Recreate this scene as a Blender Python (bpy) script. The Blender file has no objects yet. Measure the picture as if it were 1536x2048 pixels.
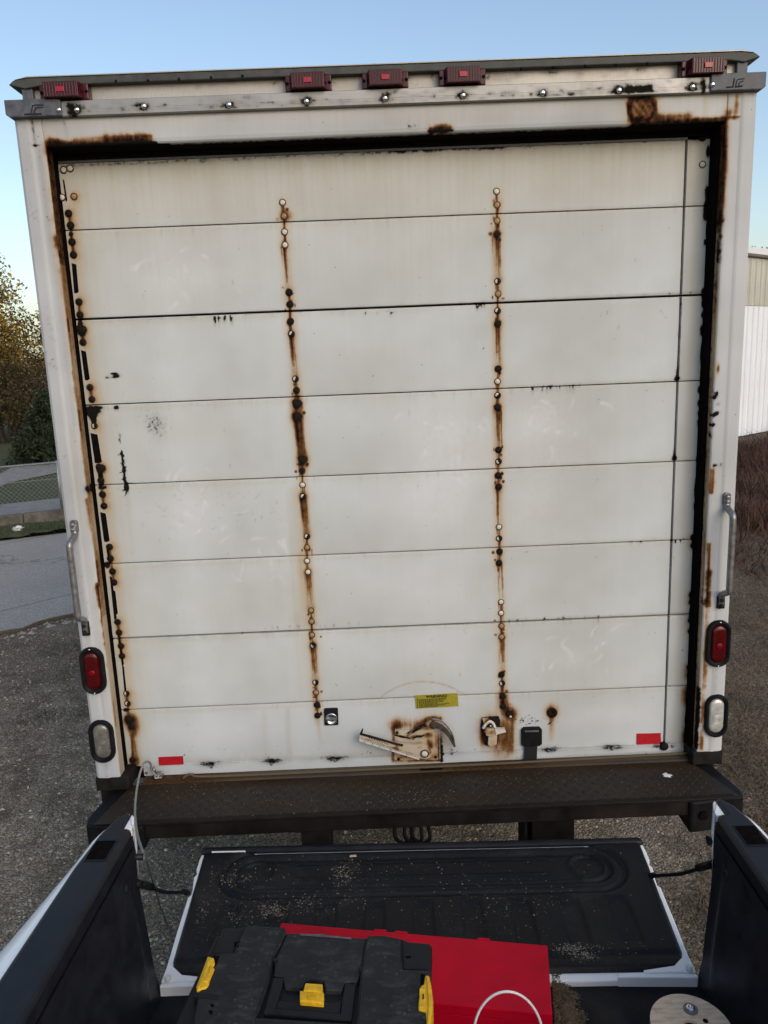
import bpy, math, random
import numpy as np
from mathutils import Vector, Matrix

rng = np.random.default_rng(7)
random.seed(7)
S = bpy.context.scene
COL = S.collection

# ------------------------------------------------------------------ camera, world, sun, exposure
CX, CY, CZ, PITCH, YAW, ROLL, FPX = -0.0822, -2.6595, 2.4912, 0.19806, 0.00718, -0.03994, 1497.95


def cam_axes():
    cy, sy, cp, sp = math.cos(YAW), math.sin(YAW), math.cos(PITCH), math.sin(PITCH)
    f = np.array([sy * cp, cy * cp, -sp]); r = np.array([cy, -sy, 0.0]); u = np.cross(r, f)
    cr, sr = math.cos(ROLL), math.sin(ROLL)
    return cr * r + sr * u, -sr * r + cr * u, f


AX, UX, FX = cam_axes()


def ray(px, py):
    return FX + AX * (px - 768) / FPX - UX * (py - 1024) / FPX


def at(px, py, axis, val):
    """point of the photograph on the plane world[axis] == val"""
    o = np.array([CX, CY, CZ]); v = ray(px, py)
    return o + v * (val - o[axis]) / v[axis]


def aty(px, py, y=0.0): return at(px, py, 1, y)
def atz(px, py, z=0.0): return at(px, py, 2, z)


cam_d = bpy.data.cameras.new('camera'); cam = bpy.data.objects.new('camera', cam_d); COL.objects.link(cam)
cam_d.sensor_fit = 'VERTICAL'; cam_d.sensor_height = 24.0; cam_d.lens = FPX * 24.0 / 2048
cam_d.clip_start = 0.02; cam_d.clip_end = 1500
cam.matrix_world = Matrix(((AX[0], UX[0], -FX[0], CX), (AX[1], UX[1], -FX[1], CY), (AX[2], UX[2], -FX[2], CZ), (0, 0, 0, 1)))
S.camera = cam

SUN_EL, SUN_AZ = math.radians(30.0), math.radians(150.0)     # soft veiled evening sun behind the camera, a little to its right (azimuth clockwise from +Y)
w = bpy.data.worlds.new('World'); S.world = w; w.use_nodes = True
nt = w.node_tree; bg = nt.nodes['Background']
sky = nt.nodes.new('ShaderNodeTexSky'); sky.sky_type = 'NISHITA'; sky.sun_disc = False
sky.sun_elevation = SUN_EL; sky.sun_rotation = SUN_AZ
sky.air_density = 1.25; sky.dust_density = 2.7; sky.ozone_density = 1.0; sky.altitude = 100
nt.links.new(sky.outputs[0], bg.inputs[0]); bg.inputs[1].default_value = 0.146

sd = bpy.data.lights.new('sun', 'SUN'); sd.energy = 0.50; sd.angle = math.radians(45); sd.color = (1.0, 0.99, 0.975)
sun = bpy.data.objects.new('sun', sd); COL.objects.link(sun)
sdir = Vector((math.sin(SUN_AZ) * math.cos(SUN_EL), math.cos(SUN_AZ) * math.cos(SUN_EL), math.sin(SUN_EL)))
sun.rotation_euler = sdir.to_track_quat('Z', 'Y').to_euler()

vs = S.view_settings
S.display_settings.display_device = 'sRGB'
vs.view_transform = 'Standard'; vs.look = 'None'; vs.gamma = 1.0; vs.use_curve_mapping = False
vs.exposure = 0.48

# ------------------------------------------------------------------ materials
MATS = {}


class N:
    """small helper for node graphs"""
    def __init__(self, name):
        self.m = bpy.data.materials.new(name); self.m.use_nodes = True
        self.t = self.m.node_tree; self.b = self.t.nodes['Principled BSDF']

    def n(self, kind, **kw):
        x = self.t.nodes.new('ShaderNode' + kind)
        for k, v in kw.items(): setattr(x, k, v)
        return x

    def l(self, a, b): self.t.links.new(a, b)

    def coord(self, scale=(1, 1, 1), kind='Object'):
        tc = self.n('TexCoord'); mp = self.n('Mapping'); mp.inputs['Scale'].default_value = scale
        self.l(tc.outputs[kind], mp.inputs['Vector']); return mp.outputs[0]

    def noise(self, scale, detail=4, rough=0.55, vec=None, dist=0.0):
        x = self.n('TexNoise'); x.inputs['Scale'].default_value = scale; x.inputs['Detail'].default_value = detail
        x.inputs['Roughness'].default_value = rough; x.inputs['Distortion'].default_value = dist
        self.l(vec if vec is not None else self.coord(), x.inputs['Vector']); return x.outputs['Fac']

    def ramp(self, fac, stops, interp='LINEAR'):
        x = self.n('ValToRGB'); x.color_ramp.interpolation = interp
        el = x.color_ramp.elements
        while len(el) < len(stops): el.new(0.5)
        for e, (p, c) in zip(el, stops):
            e.position = p; e.color = (*c, 1) if len(c) == 3 else c
        self.l(fac, x.inputs[0]); return x.outputs[0]

    def math(self, op, a, b=None, c=None, clamp=False):
        x = self.n('Math', operation=op); x.use_clamp = clamp
        for i, v in enumerate((a, b, c)):
            if v is None: continue
            if isinstance(v, (int, float)): x.inputs[i].default_value = v
            else: self.l(v, x.inputs[i])
        return x.outputs[0]

    def mix(self, fac, a, b, blend='MIX'):
        x = self.n('Mix', data_type='RGBA', blend_type=blend)
        for i, v in ((0, fac), (6, a), (7, b)):
            if isinstance(v, (int, float)): x.inputs[i].default_value = v
            elif isinstance(v, tuple): x.inputs[i].default_value = (*v, 1)
            else: self.l(v, x.inputs[i])
        return x.outputs[2]

    def maprange(self, v, a, b, c=0.0, d=1.0):
        x = self.n('MapRange'); x.inputs[1].default_value = a; x.inputs[2].default_value = b
        x.inputs[3].default_value = c; x.inputs[4].default_value = d
        self.l(v, x.inputs[0]); return x.outputs[0]

    def bump(self, h, strength, dist=0.002):
        x = self.n('Bump'); x.inputs['Strength'].default_value = strength; x.inputs['Distance'].default_value = dist
        self.l(h, x.inputs['Height']); self.l(x.outputs[0], self.b.inputs['Normal'])

    def set(self, **kw):
        names = {'color': 'Base Color', 'rough': 'Roughness', 'metal': 'Metallic', 'spec': 'Specular IOR Level', 'coat': 'Coat Weight', 'trans': 'Transmission Weight', 'ior': 'IOR'}
        for k, v in kw.items():
            i = self.b.inputs[names[k]]
            if isinstance(v, tuple): i.default_value = (*v, 1)
            elif isinstance(v, (int, float)): i.default_value = v
            else: self.l(v, i)
        return self


def grainy(name, c, var=0.25, scale=40, rough=0.6, metal=0.0, bump=0.15, bscale=250, c2=None, dist=0.001, spec=0.35):
    """plain surface with uneven colour, gloss and fine relief"""
    g = N(name)
    a = g.noise(scale, 6, 0.62); f = g.noise(bscale, 3)
    dark = tuple(x * (1 - var) for x in c); light = tuple(min(1, x * (1 + var)) for x in c)
    if c2: light = c2
    col = g.ramp(a, [(0.3, dark), (0.7, light)])
    g.set(color=col, metal=metal, spec=spec, rough=g.maprange(a, 0.3, 0.7, max(0.05, rough - 0.1), min(1, rough + 0.1)))
    if bump: g.bump(f, bump, dist)
    MATS[name] = g.m
    return g.m


def wearmat(name, base, base2, rough=0.4, metal=0.0, streak=0.07, weave=0.20, speck=0.6, rk=1.0, dk=1.0, spec=0.4):
    """painted or bare metal whose wear attribute carries R rust, G black grime and painted shade, B tan dirt"""
    g = N(name)
    at_ = g.n('Attribute', attribute_name='wear'); sep = g.n('SeparateColor'); g.l(at_.outputs['Color'], sep.inputs[0])
    R, G, B = sep.outputs[0], sep.outputs[1], sep.outputs[2]
    n1 = g.noise(55, 7, 0.65); n2 = g.noise(420, 3)
    n3 = g.noise(1, 5, 0.6, g.coord((70, 70, 2.5))); n4 = g.noise(2.2, 3)
    n5 = g.noise(1, 3, 0.6, g.coord((260, 260, 34)))
    bc = g.mix(g.maprange(n4, 0.35, 0.65), base, base2)
    T = lambda c, k: tuple(x * k for x in c)
    bc = g.mix(g.maprange(n3, 0.35, 0.75, 0, streak), bc, T((0.30, 0.29, 0.26), dk))
    bc = g.mix(g.maprange(n5, 0.35, 0.7, 0, 0.10 * weave / 0.35), bc, T((0.25, 0.25, 0.24), dk))
    bc = g.mix(g.maprange(n1, 0.2, 0.8, 0, 0.10), bc, T((0.42, 0.40, 0.36), dk))
    # small chips and specks
    v = g.n('TexVoronoi'); v.inputs['Scale'].default_value = 34; g.l(g.coord(), v.inputs['Vector'])
    sc = g.n('SeparateColor'); g.l(v.outputs['Color'], sc.inputs[0])
    rad = g.maprange(sc.outputs[0], 0.72, 1.0, 0.0, 0.085)
    sp = g.math('LESS_THAN', v.outputs['Distance'], rad)
    bc = g.mix(g.math('MULTIPLY', sp, speck), bc, (0.06, 0.05, 0.045))
    bc = g.mix(g.math('MULTIPLY', g.math('SUBTRACT', 1.0, at_.outputs['Alpha'], clamp=True), g.maprange(n1, 0.25, 0.75, 0.6, 1.3), clamp=True), bc, (0.62, 0.625, 0.69))
    dirt = g.math('MULTIPLY', B, g.maprange(n3, 0.25, 0.7, 0.55, 1.15), clamp=True)
    bc = g.mix(dirt, bc, g.mix(n1, T((0.30, 0.25, 0.17), dk), T((0.40, 0.35, 0.27), dk)))
    rr = g.math('MULTIPLY', g.math('MULTIPLY', R, g.maprange(n1, 0.25, 0.75, 0.78, 1.25)), g.maprange(n3, 0.3, 0.7, 0.78, 1.22), clamp=True)
    rc = g.ramp(rr, [(0.0, T((0.42, 0.32, 0.17), rk)), (0.25, T((0.335, 0.21, 0.085), rk)), (0.5, T((0.175, 0.086, 0.030), rk)), (0.78, T((0.06, 0.025, 0.012), rk)), (1.0, T((0.010, 0.006, 0.005), rk))])
    bc = g.mix(g.maprange(rr, 0.0, 0.55), bc, rc)
    gg = g.maprange(g.math('ADD', G, g.maprange(n1, 0.3, 0.7, -0.22, 0.22)), 0.30, 0.62)
    gg = g.math('MULTIPLY', gg, g.math('GREATER_THAN', G, 0.02))
    soft = g.math('MULTIPLY', G, 0.55)
    gg = g.math('MAXIMUM', gg, soft, clamp=True)
    bc = g.mix(gg, bc, (0.010, 0.009, 0.008))
    worn = g.math('MAXIMUM', rr, gg)
    g.set(spec=g.math('MULTIPLY', g.math('SUBTRACT', 1.0, worn, clamp=True), spec), color=bc, metal=metal if isinstance(metal, (int, float)) and metal == 0 else g.math('MULTIPLY', g.math('SUBTRACT', 1.0, worn, clamp=True), metal),
          rough=g.math('ADD', g.maprange(n1, 0.2, 0.8, rough - 0.08, rough + 0.12), g.math('MULTIPLY', worn, 0.4), clamp=True))
    h = g.math('ADD', g.math('MULTIPLY', n2, 0.25), g.math('MULTIPLY', g.math('MULTIPLY', worn, n1), 3.0))
    h = g.math('ADD', h, g.math('MULTIPLY', n4, 6.0))
    g.bump(h, 0.30, 0.0015)
    MATS[name] = g.m
    return g.m


M_PAINT = wearmat('white_painted_panel', (0.465, 0.498, 0.53), (0.375, 0.395, 0.405), 0.55, spec=0.16)
M_FRAME = wearmat('white_painted_frame', (0.42, 0.435, 0.475), (0.33, 0.342, 0.365), 0.48, streak=0.22, spec=0.22)
M_ALU = wearmat('weathered_aluminium', (0.30, 0.30, 0.315), (0.17, 0.165, 0.168), 0.42, metal=0.5, streak=0.35, weave=1.2)
M_SHEET = wearmat('mill_aluminium_sheet', (0.44, 0.415, 0.39), (0.34, 0.32, 0.305), 0.5, metal=0.4, streak=0.25, weave=1.6)
M_HW = wearmat('rusty_white_hardware', (0.47, 0.41, 0.335), (0.36, 0.27, 0.19), 0.45)
M_STEEL = wearmat('brown_worn_steel', (0.0135, 0.0080, 0.0072), (0.0085, 0.0062, 0.0066), 0.48, metal=0.0, rk=0.10, dk=0.12, spec=0.22)
M_BLACK = grainy('black_rubber', (0.007, 0.007, 0.0085), 0.4, 30, 0.55, spec=0.10)
M_SILL = wearmat('brown_sill_steel', (0.050, 0.037, 0.030), (0.032, 0.024, 0.021), 0.6, rk=0.28, dk=0.28, spec=0.15)
M_GAP = grainy('black_grime_and_gap_shade', (0.006, 0.005, 0.005), 0.4, 60, 0.8, bump=0.5, spec=0.0)  # grime, and slabs that stand in for shaded holes and gaps
M_DKSTEEL = grainy('dark_underbody_steel', (0.012, 0.011, 0.011), 0.5, 20, 0.65, bump=0.4, spec=0.10)
M_FACE = grainy('dark_brown_bumper_paint', (0.010, 0.0075, 0.0075), 0.55, 9, 0.6, bump=0.3, spec=0.12)
M_CAPG = grainy('grey_plastic_cap', (0.075, 0.08, 0.095), 0.35, 55, 0.45, spec=0.2)
M_CAPD = grainy('dark_grey_emboss', (0.030, 0.032, 0.038), 0.3, 55, 0.5, spec=0.1)
M_DULL = grainy('dull_grey_metal', (0.14, 0.14, 0.145), 0.35, 60, 0.42, metal=0.6)
M_CHROME = grainy('bright_metal', (0.62, 0.62, 0.63), 0.15, 80, 0.2, metal=1.0, bump=0.05)
M_BARE = grainy('grey_handle_steel', (0.20, 0.20, 0.21), 0.3, 60, 0.36, metal=0.7)
M_REDLENS = grainy('dark_red_lens', (0.040, 0.0022, 0.006), 0.35, 120, 0.22, bump=0.2, bscale=90, spec=0.25)
M_REDLENS2 = grainy('red_tail_lens', (0.050, 0.0014, 0.0026), 0.25, 60, 0.16, bump=0.25, bscale=160, spec=0.30)
M_REDSPOT = grainy('bright_red_reflector', (0.26, 0.005, 0.018), 0.3, 200, 0.2)
M_REDTAPE = grainy('red_reflective_tape', (0.33, 0.006, 0.012), 0.15, 90, 0.45)
M_CLEAR = grainy('clear_lamp_lens', (0.46, 0.46, 0.45), 0.3, 45, 0.14, metal=0.35, bump=0.3, bscale=120)
M_CLEARDIM = grainy('dull_lamp_lens', (0.17, 0.165, 0.15), 0.4, 45, 0.2, metal=0.35, bump=0.3, bscale=120)
M_YELLOW = grainy('yellow_label', (0.25, 0.215, 0.018), 0.12, 60, 0.5, bump=0.05)
M_INK = grainy('black_ink', (0.012, 0.012, 0.010), 0.2, 60, 0.6, bump=0, spec=0.05)
M_RIVW = grainy('rivet_white', (0.52, 0.48, 0.42), 0.25, 300, 0.5, c2=(0.60, 0.55, 0.50))
M_RIVR = grainy('rivet_rusty', (0.26, 0.13, 0.05), 0.5, 260, 0.7, c2=(0.42, 0.27, 0.14), bump=0.4)
M_RIVB = grainy('rivet_black', (0.010, 0.008, 0.007), 0.5, 260, 0.7, bump=0.5, spec=0.08)
M_RING = grainy('rivet_ring_rust', (0.045, 0.022, 0.010), 0.6, 300, 0.75, bump=0.5)
M_BED = grainy('black_bed_plastic', (0.0085, 0.0095, 0.0135), 0.35, 18, 0.42, bump=0.35, bscale=700, dist=0.0006, spec=0.22)
M_WHITECAR = grainy('white_car_paint', (0.70, 0.72, 0.74), 0.04, 8, 0.22, bump=0.03)
M_SEAL = grainy('white_seam_sealer', (0.52, 0.54, 0.56), 0.15, 40, 0.45, bump=0.6, bscale=60, dist=0.003)
M_TBOX = grainy('dusty_black_plastic', (0.016, 0.017, 0.020), 0.35, 30, 0.55, c2=(0.040, 0.040, 0.043), bump=0.3, bscale=400, spec=0.15)
M_TBOXD = grainy('smooth_black_plastic', (0.008, 0.009, 0.0115), 0.3, 20, 0.45, spec=0.18)
M_YLATCH = grainy('yellow_latch_plastic', (0.56, 0.33, 0.012), 0.25, 60, 0.42)
M_REDBOX = grainy('red_enamel', (0.38, 0.0022, 0.016), 0.12, 14, 0.42, bump=0.05, spec=0.10)
M_WIREW = grainy('white_cable_jacket', (0.56, 0.56, 0.57), 0.15, 60, 0.4)
M_CORD = grainy('grey_cord', (0.20, 0.20, 0.185), 0.3, 200, 0.6)
M_CORDD = grainy('dark_cord', (0.03, 0.03, 0.03), 0.3, 200, 0.6)
M_PLATE = grainy('hidden_box_side_paint', (0.62, 0.62, 0.61), 0.08, 3, 0.4)
M_TYRE = grainy('tyre_rubber', (0.012, 0.012, 0.012), 0.3, 30, 0.8, spec=0.1)
M_CONC = grainy('concrete', (0.105, 0.094, 0.080), 0.5, 5, 0.9, bump=0.5, bscale=60, dist=0.01)
M_GALV = grainy('galvanised_wire', (0.22, 0.23, 0.23), 0.3, 60, 0.5, metal=0.6)
M_CRUMB = grainy('pale_wood_crumbs', (0.10, 0.085, 0.062), 0.4, 300, 0.9, c2=(0.33, 0.29, 0.235))
M_SAW = grainy('brown_sawdust', (0.055, 0.038, 0.022), 0.5, 80, 0.95, c2=(0.15, 0.11, 0.065))
M_BARK = grainy('bark', (0.045, 0.036, 0.028), 0.4, 6, 0.95, bump=0.8, bscale=25, dist=0.02)
M_BRUSH = grainy('dry_brown_brush', (0.035, 0.019, 0.015), 0.5, 1.2, 0.95, c2=(0.12, 0.062, 0.042), bump=0)
M_DRYG = grainy('dry_grass_blades', (0.06, 0.047, 0.032), 0.4, 2.0, 0.95, c2=(0.17, 0.135, 0.09), bump=0)
M_GRASS = grainy('green_grass_blades', (0.030, 0.045, 0.018), 0.4, 2.0, 0.9, c2=(0.065, 0.08, 0.032), bump=0)
M_LITTER = grainy('white_litter', (0.6, 0.6, 0.6), 0.1, 20, 0.5)
M_DEBRIS = grainy('leaf_litter', (0.05, 0.04, 0.03), 0.4, 8, 0.9)


def liner_mat():
    """black bedliner with wiped dust lying on it"""
    g = N('dusty_black_bedliner')
    a = g.noise(7, 6, 0.65); f = g.noise(600, 3); p_ = g.noise(3.2, 7, 0.75, dist=0.6); s_ = g.noise(1, 5, 0.7, g.coord((9, 60, 9)))
    c = g.ramp(a, [(0.3, (0.0030, 0.0036, 0.0055)), (0.7, (0.0065, 0.007, 0.009))])
    d = g.math('MULTIPLY', g.maprange(p_, 0.54, 0.74, 0, 1), g.maprange(s_, 0.3, 0.7, 0.25, 1))
    c = g.mix(g.math('MULTIPLY', d, 0.75), c, (0.034, 0.032, 0.029))
    fl = g.noise(260, 2); c = g.mix(g.math('MULTIPLY', g.maprange(fl, 0.66, 0.72), g.maprange(a, 0.4, 0.65, 0.05, 0.7)), c, (0.13, 0.12, 0.10))
    g.set(color=c, rough=g.maprange(a, 0.3, 0.7, 0.38, 0.6), spec=0.18); g.bump(f, 0.4, 0.0006); return g.m


M_LINER = liner_mat()


def wood_mat():
    g = N('pale_plywood')
    wv = g.noise(1, 5, 0.6, g.coord((14, 90, 14)))
    sp = g.noise(40, 5, 0.7)
    c = g.ramp(wv, [(0.25, (0.26, 0.19, 0.125)), (0.5, (0.44, 0.35, 0.265)), (0.75, (0.52, 0.44, 0.35))])
    c = g.mix(g.maprange(sp, 0.55, 0.75, 0, 0.45), c, (0.15, 0.11, 0.08))
    g.set(color=c, rough=0.75); g.bump(wv, 0.3, 0.001); return g.m


def ground_mat():
    g = N('gravel_lot')
    
    v = g.n('TexVoronoi'); v.inputs['Scale'].default_value = 85; g.l(g.coord(), v.inputs['Vector'])
    v2 = g.n('TexVoronoi'); v2.inputs['Scale'].default_value = 190; g.l(g.coord(), v2.inputs['Vector'])
    s1 = g.n('SeparateColor'); g.l(v.outputs['Color'], s1.inputs[0]); s2 = g.n('SeparateColor'); g.l(v2.outputs['Color'], s2.inputs[0])
    big = g.noise(0.55, 5, 0.6); mid = g.noise(3.5, 5, 0.65); fine = g.noise(60, 4); pat = g.noise(1.15, 6, 0.7, dist=0.8)
    st = g.math('ADD', g.math('MULTIPLY', s1.outputs[0], 0.5), g.math('MULTIPLY', s2.outputs[0], 0.5))
    grey = g.ramp(st, [(0.1, (0.085, 0.070, 0.052)), (0.55, (0.215, 0.182, 0.140)), (0.92, (0.40, 0.35, 0.28)), (1.0, (0.55, 0.49, 0.40))])
    brown = g.ramp(st, [(0.1, (0.042, 0.031, 0.023)), (0.6, (0.12, 0.090, 0.065)), (0.95, (0.28, 0.22, 0.165))])
    # browner to the right and towards the back
    tc = g.n('TexCoord'); sx = g.n('SeparateXYZ'); g.l(tc.outputs['Object'], sx.inputs[0])
    side = g.maprange(g.math('ADD', sx.outputs[0], g.maprange(big, 0.3, 0.7, -1.2, 1.2)), 0.3, 1.9)
    back = g.maprange(g.math('ADD', sx.outputs[1], g.maprange(mid, 0.3, 0.7, -1.6, 1.6)), 1.4, 3.2, 0.0, 0.75)
    c = g.mix(g.math('MAXIMUM', side, back), grey, brown)
    c = g.mix(g.maprange(mid, 0.5, 0.7, 0, 0.55), c, (0.055, 0.047, 0.036))
    c = g.mix(g.maprange(pat, 0.50, 0.66, 0, 0.62), c, g.mix(fine, (0.045, 0.035, 0.025), (0.085, 0.075, 0.045)))
    c = g.mix(g.maprange(pat, 0.42, 0.30, 0, 0.45), c, (0.27, 0.245, 0.205))
    c = g.mix(g.maprange(fine, 0.5, 0.8, 0, 0.3), c, (0.13, 0.12, 0.10))
    g.set(color=c, rough=0.95, spec=0.2)
    h = g.math('ADD', g.math('MULTIPLY', v.outputs['Distance'], -0.6), g.math('MULTIPLY', mid, 1.3))
    g.bump(h, 0.7, 0.02); return g.m


def asphalt_mat():
    g = N('old_asphalt')
    v = g.n('TexVoronoi'); v.inputs['Scale'].default_value = 130; g.l(g.coord(), v.inputs['Vector'])
    s1 = g.n('SeparateColor'); g.l(v.outputs['Color'], s1.inputs[0])
    big = g.noise(0.8, 5, 0.65); 
    c = g.ramp(s1.outputs[0], [(0.0, (0.17, 0.155, 0.138)), (0.7, (0.29, 0.268, 0.24)), (1.0, (0.42, 0.39, 0.355))])
    c = g.mix(g.maprange(big, 0.4, 0.7, 0, 0.45), c, (0.20, 0.184, 0.163))
    cr = g.n('TexVoronoi', feature='DISTANCE_TO_EDGE'); cr.inputs['Scale'].default_value = 0.55
    wv = g.noise(1.6, 6, 0.7); vm = g.n('VectorMath', operation='ADD'); mp = g.coord()
    g.l(mp, vm.inputs[0]); cb = g.n('CombineXYZ'); g.l(wv, cb.inputs[0]); g.l(wv, cb.inputs[1]); g.l(cb.outputs[0], vm.inputs[1])
    g.l(vm.outputs[0], cr.inputs['Vector'])
    k = g.maprange(cr.outputs['Distance'], 0.0, 0.010, 0.65, 0)
    c = g.mix(k, c, (0.012, 0.012, 0.012))
    g.set(color=c, rough=0.8); g.bump(g.math('ADD', s1.outputs[0], g.math('MULTIPLY', k, -3.0)), 0.5, 0.006); return g.m


def grass_mat(name, a, b):
    g = N(name)
    n1 = g.noise(30, 6, 0.7); n2 = g.noise(0.9, 4)
    c = g.mix(g.maprange(n2, 0.35, 0.65), g.ramp(n1, [(0.3, tuple(x * 0.5 for x in a)), (0.7, a)]), g.ramp(n1, [(0.3, tuple(x * 0.5 for x in b)), (0.7, b)]))
    g.set(color=c, rough=0.95, spec=0.2); g.bump(n1, 0.8, 0.05); return g.m


def leaf_mat(name, stops, trans=0.3):
    g = N(name)
    a = g.n('Attribute', attribute_name='tint'); s_ = g.n('SeparateColor'); g.l(a.outputs['Color'], s_.inputs[0])
    c = g.ramp(s_.outputs[0], stops)
    g.set(color=c, rough=0.6, spec=0.25)
    tr = g.n('BsdfTranslucent'); g.l(c, tr.inputs[0]); mx = g.n('MixShader'); mx.inputs[0].default_value = trans
    g.l(g.b.outputs[0], mx.inputs[1]); g.l(tr.outputs[0], mx.inputs[2])
    g.l(mx.outputs[0], g.t.nodes['Material Output'].inputs[0]); return g.m


def siding_mat(name, a, b, streak):
    g = N(name)
    n3 = g.noise(1, 5, 0.6, g.coord((8, 8, 0.5))); n1 = g.noise(12, 5, 0.6)
    c = g.mix(g.maprange(n3, 0.35, 0.7, 0, streak), a, b); c = g.mix(g.maprange(n1, 0.4, 0.8, 0, 0.2), c, b)
    g.set(color=c, rough=0.45); return g.m


def box_dust_mat():
    """black plastic toolbox lid with dried water spots and dust"""
    g = N('water_spotted_plastic')
    n1 = g.noise(26, 6, 0.7); n2 = g.noise(9, 4)
    v = g.n('TexVoronoi'); v.inputs['Scale'].default_value = 75; g.l(g.coord(), v.inputs['Vector'])
    sc = g.n('SeparateColor'); g.l(v.outputs['Color'], sc.inputs[0])
    ring = g.math('ABSOLUTE', g.math('SUBTRACT', v.outputs['Distance'], g.maprange(sc.outputs[1], 0, 1, 0.12, 0.36)))
    rm = g.math('MULTIPLY', g.maprange(ring, 0.0, 0.07, 1, 0), g.math('GREATER_THAN', sc.outputs[0], 0.62))
    c = g.ramp(n1, [(0.3, (0.0065, 0.007, 0.0085)), (0.72, (0.022, 0.022, 0.024))])
    c = g.mix(g.math('MULTIPLY', rm, g.maprange(n2, 0.35, 0.65, 0.1, 0.9)), c, (0.075, 0.075, 0.077))
    n6 = g.noise(1, 6, 0.75, g.coord((16, 45, 16))); c = g.mix(g.maprange(n6, 0.52, 0.72, 0, 0.55), c, (0.060, 0.059, 0.058))
    g.set(spec=0.2)
    g.set(color=c, rough=g.maprange(n1, 0.3, 0.7, 0.45, 0.75)); g.bump(g.noise(500, 3), 0.3, 0.0006)
    return g.m


def stone_mat():
    g = N('loose_gravel_stone')
    v = g.n('TexVoronoi'); v.inputs['Scale'].default_value = 60; g.l(g.coord(), v.inputs['Vector']); s1 = g.n('SeparateColor'); g.l(v.outputs['Color'], s1.inputs[0])
    big = g.noise(0.55, 5, 0.6); tc = g.n('TexCoord'); sx = g.n('SeparateXYZ'); g.l(tc.outputs['Object'], sx.inputs[0])
    side = g.maprange(g.math('ADD', sx.outputs[0], g.maprange(big, 0.3, 0.7, -1.2, 1.2)), 0.3, 1.9)
    grey = g.ramp(s1.outputs[0], [(0.0, (0.09, 0.075, 0.057)), (0.7, (0.27, 0.235, 0.185)), (1.0, (0.50, 0.45, 0.37))])
    brown = g.ramp(s1.outputs[0], [(0.0, (0.04, 0.029, 0.021)), (0.7, (0.125, 0.093, 0.067)), (1.0, (0.30, 0.24, 0.185))])
    g.set(color=g.mix(side, grey, brown), rough=0.95, spec=0.1); return g.m


M_STONE = stone_mat()
M_WOOD = wood_mat(); M_GROUND = ground_mat(); M_ASPH = asphalt_mat()
M_LAWN = grass_mat('lawn_turf', (0.070, 0.092, 0.042), (0.095, 0.10, 0.052))
M_WALK = grainy('sidewalk_concrete', (0.19, 0.185, 0.18), 0.25, 6, 0.9, bump=0.4, bscale=80, dist=0.005)
M_LID = box_dust_mat()
M_GOLD = leaf_mat('autumn_leaf', [(0.0, (0.028, 0.020, 0.010)), (0.4, (0.085, 0.058, 0.018)), (0.72, (0.30, 0.19, 0.030)), (1.0, (0.62, 0.42, 0.06))], 0.35)  # autumn gold, with sunlit brightness put into the leaf colours
M_BROWNL = leaf_mat('brown_leaf', [(0.0, (0.020, 0.016, 0.010)), (0.6, (0.060, 0.045, 0.022)), (1.0, (0.12, 0.085, 0.03))])
M_EVERG = leaf_mat('evergreen_needles', [(0.0, (0.008, 0.013, 0.007)), (0.6, (0.018, 0.028, 0.012)), (1.0, (0.035, 0.048, 0.020))], 0.1)
M_SIDE_W = siding_mat('white_steel_siding', (0.66, 0.69, 0.76), (0.50, 0.48, 0.46), 0.35)
M_SIDE_T = siding_mat('stained_translucent_siding', (0.46, 0.455, 0.42), (0.29, 0.275, 0.235), 0.8)

# ------------------------------------------------------------------ geometry helpers
WORG = {}


def empty(name, loc, label=None, cat=None, group=None, kind=None, parent=None):
    o = bpy.data.objects.new(name, None); COL.objects.link(o); o.empty_display_size = 0.1
    loc = np.asarray(loc, float)
    if parent is not None: o.parent = parent; o.location = loc - WORG[parent.name]
    else: o.location = loc
    WORG[o.name] = loc
    tag(o, label, cat, group, kind); return o


def tag(o, label=None, cat=None, group=None, kind=None):
    if label: o['label'] = label
    if cat: o['category'] = cat
    if group: o['group'] = group
    if kind: o['kind'] = kind
    return o


def obj(name, geo, mat, parent=None, smooth=False, wear=None, bev=0.0, fm=None, tint=None, center=True, kind=None):
    v, f = geo
    v = np.asarray(v, float).reshape(-1, 3)
    c = (v.min(0) + v.max(0)) / 2 if center else np.zeros(3)
    me = bpy.data.meshes.new(name)
    me.from_pydata((v - c).tolist(), [], f if isinstance(f, list) else f.tolist())
    mats = mat if isinstance(mat, (list, tuple)) else [mat]
    for m in mats: me.materials.append(m)
    if fm is not None: me.polygons.foreach_set('material_index', np.asarray(fm, dtype=np.int32))
    if smooth: me.polygons.foreach_set('use_smooth', [True] * len(me.polygons))
    if wear is not None:
        a = me.color_attributes.new('wear', 'FLOAT_COLOR', 'POINT')
        W_ = np.clip(wear(v), 0, 1); d = np.ones((len(v), 4)); d[:, :3] = W_[:, :3]
        if W_.shape[1] > 3: d[:, 3] = 1 - W_[:, 3]
        a.data.foreach_set('color', d.ravel())
    if tint is not None:
        a = me.color_attributes.new('tint', 'FLOAT_COLOR', 'POINT')
        d = np.ones((len(v), 4)); d[:, :3] = np.asarray(tint)[:, None]; a.data.foreach_set('color', d.ravel())
    me.update()
    o = bpy.data.objects.new(name, me); COL.objects.link(o)
    if parent is not None:
        o.parent = parent; o.location = c - WORG[parent.name]
    else: o.location = c
    WORG[o.name] = c
    if bev:
        b = o.modifiers.new('bevel', 'BEVEL'); b.width = bev; b.segments = 2; b.limit_method = 'ANGLE'; b.angle_limit = math.radians(40)
    if kind: o['kind'] = kind
    return o


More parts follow.
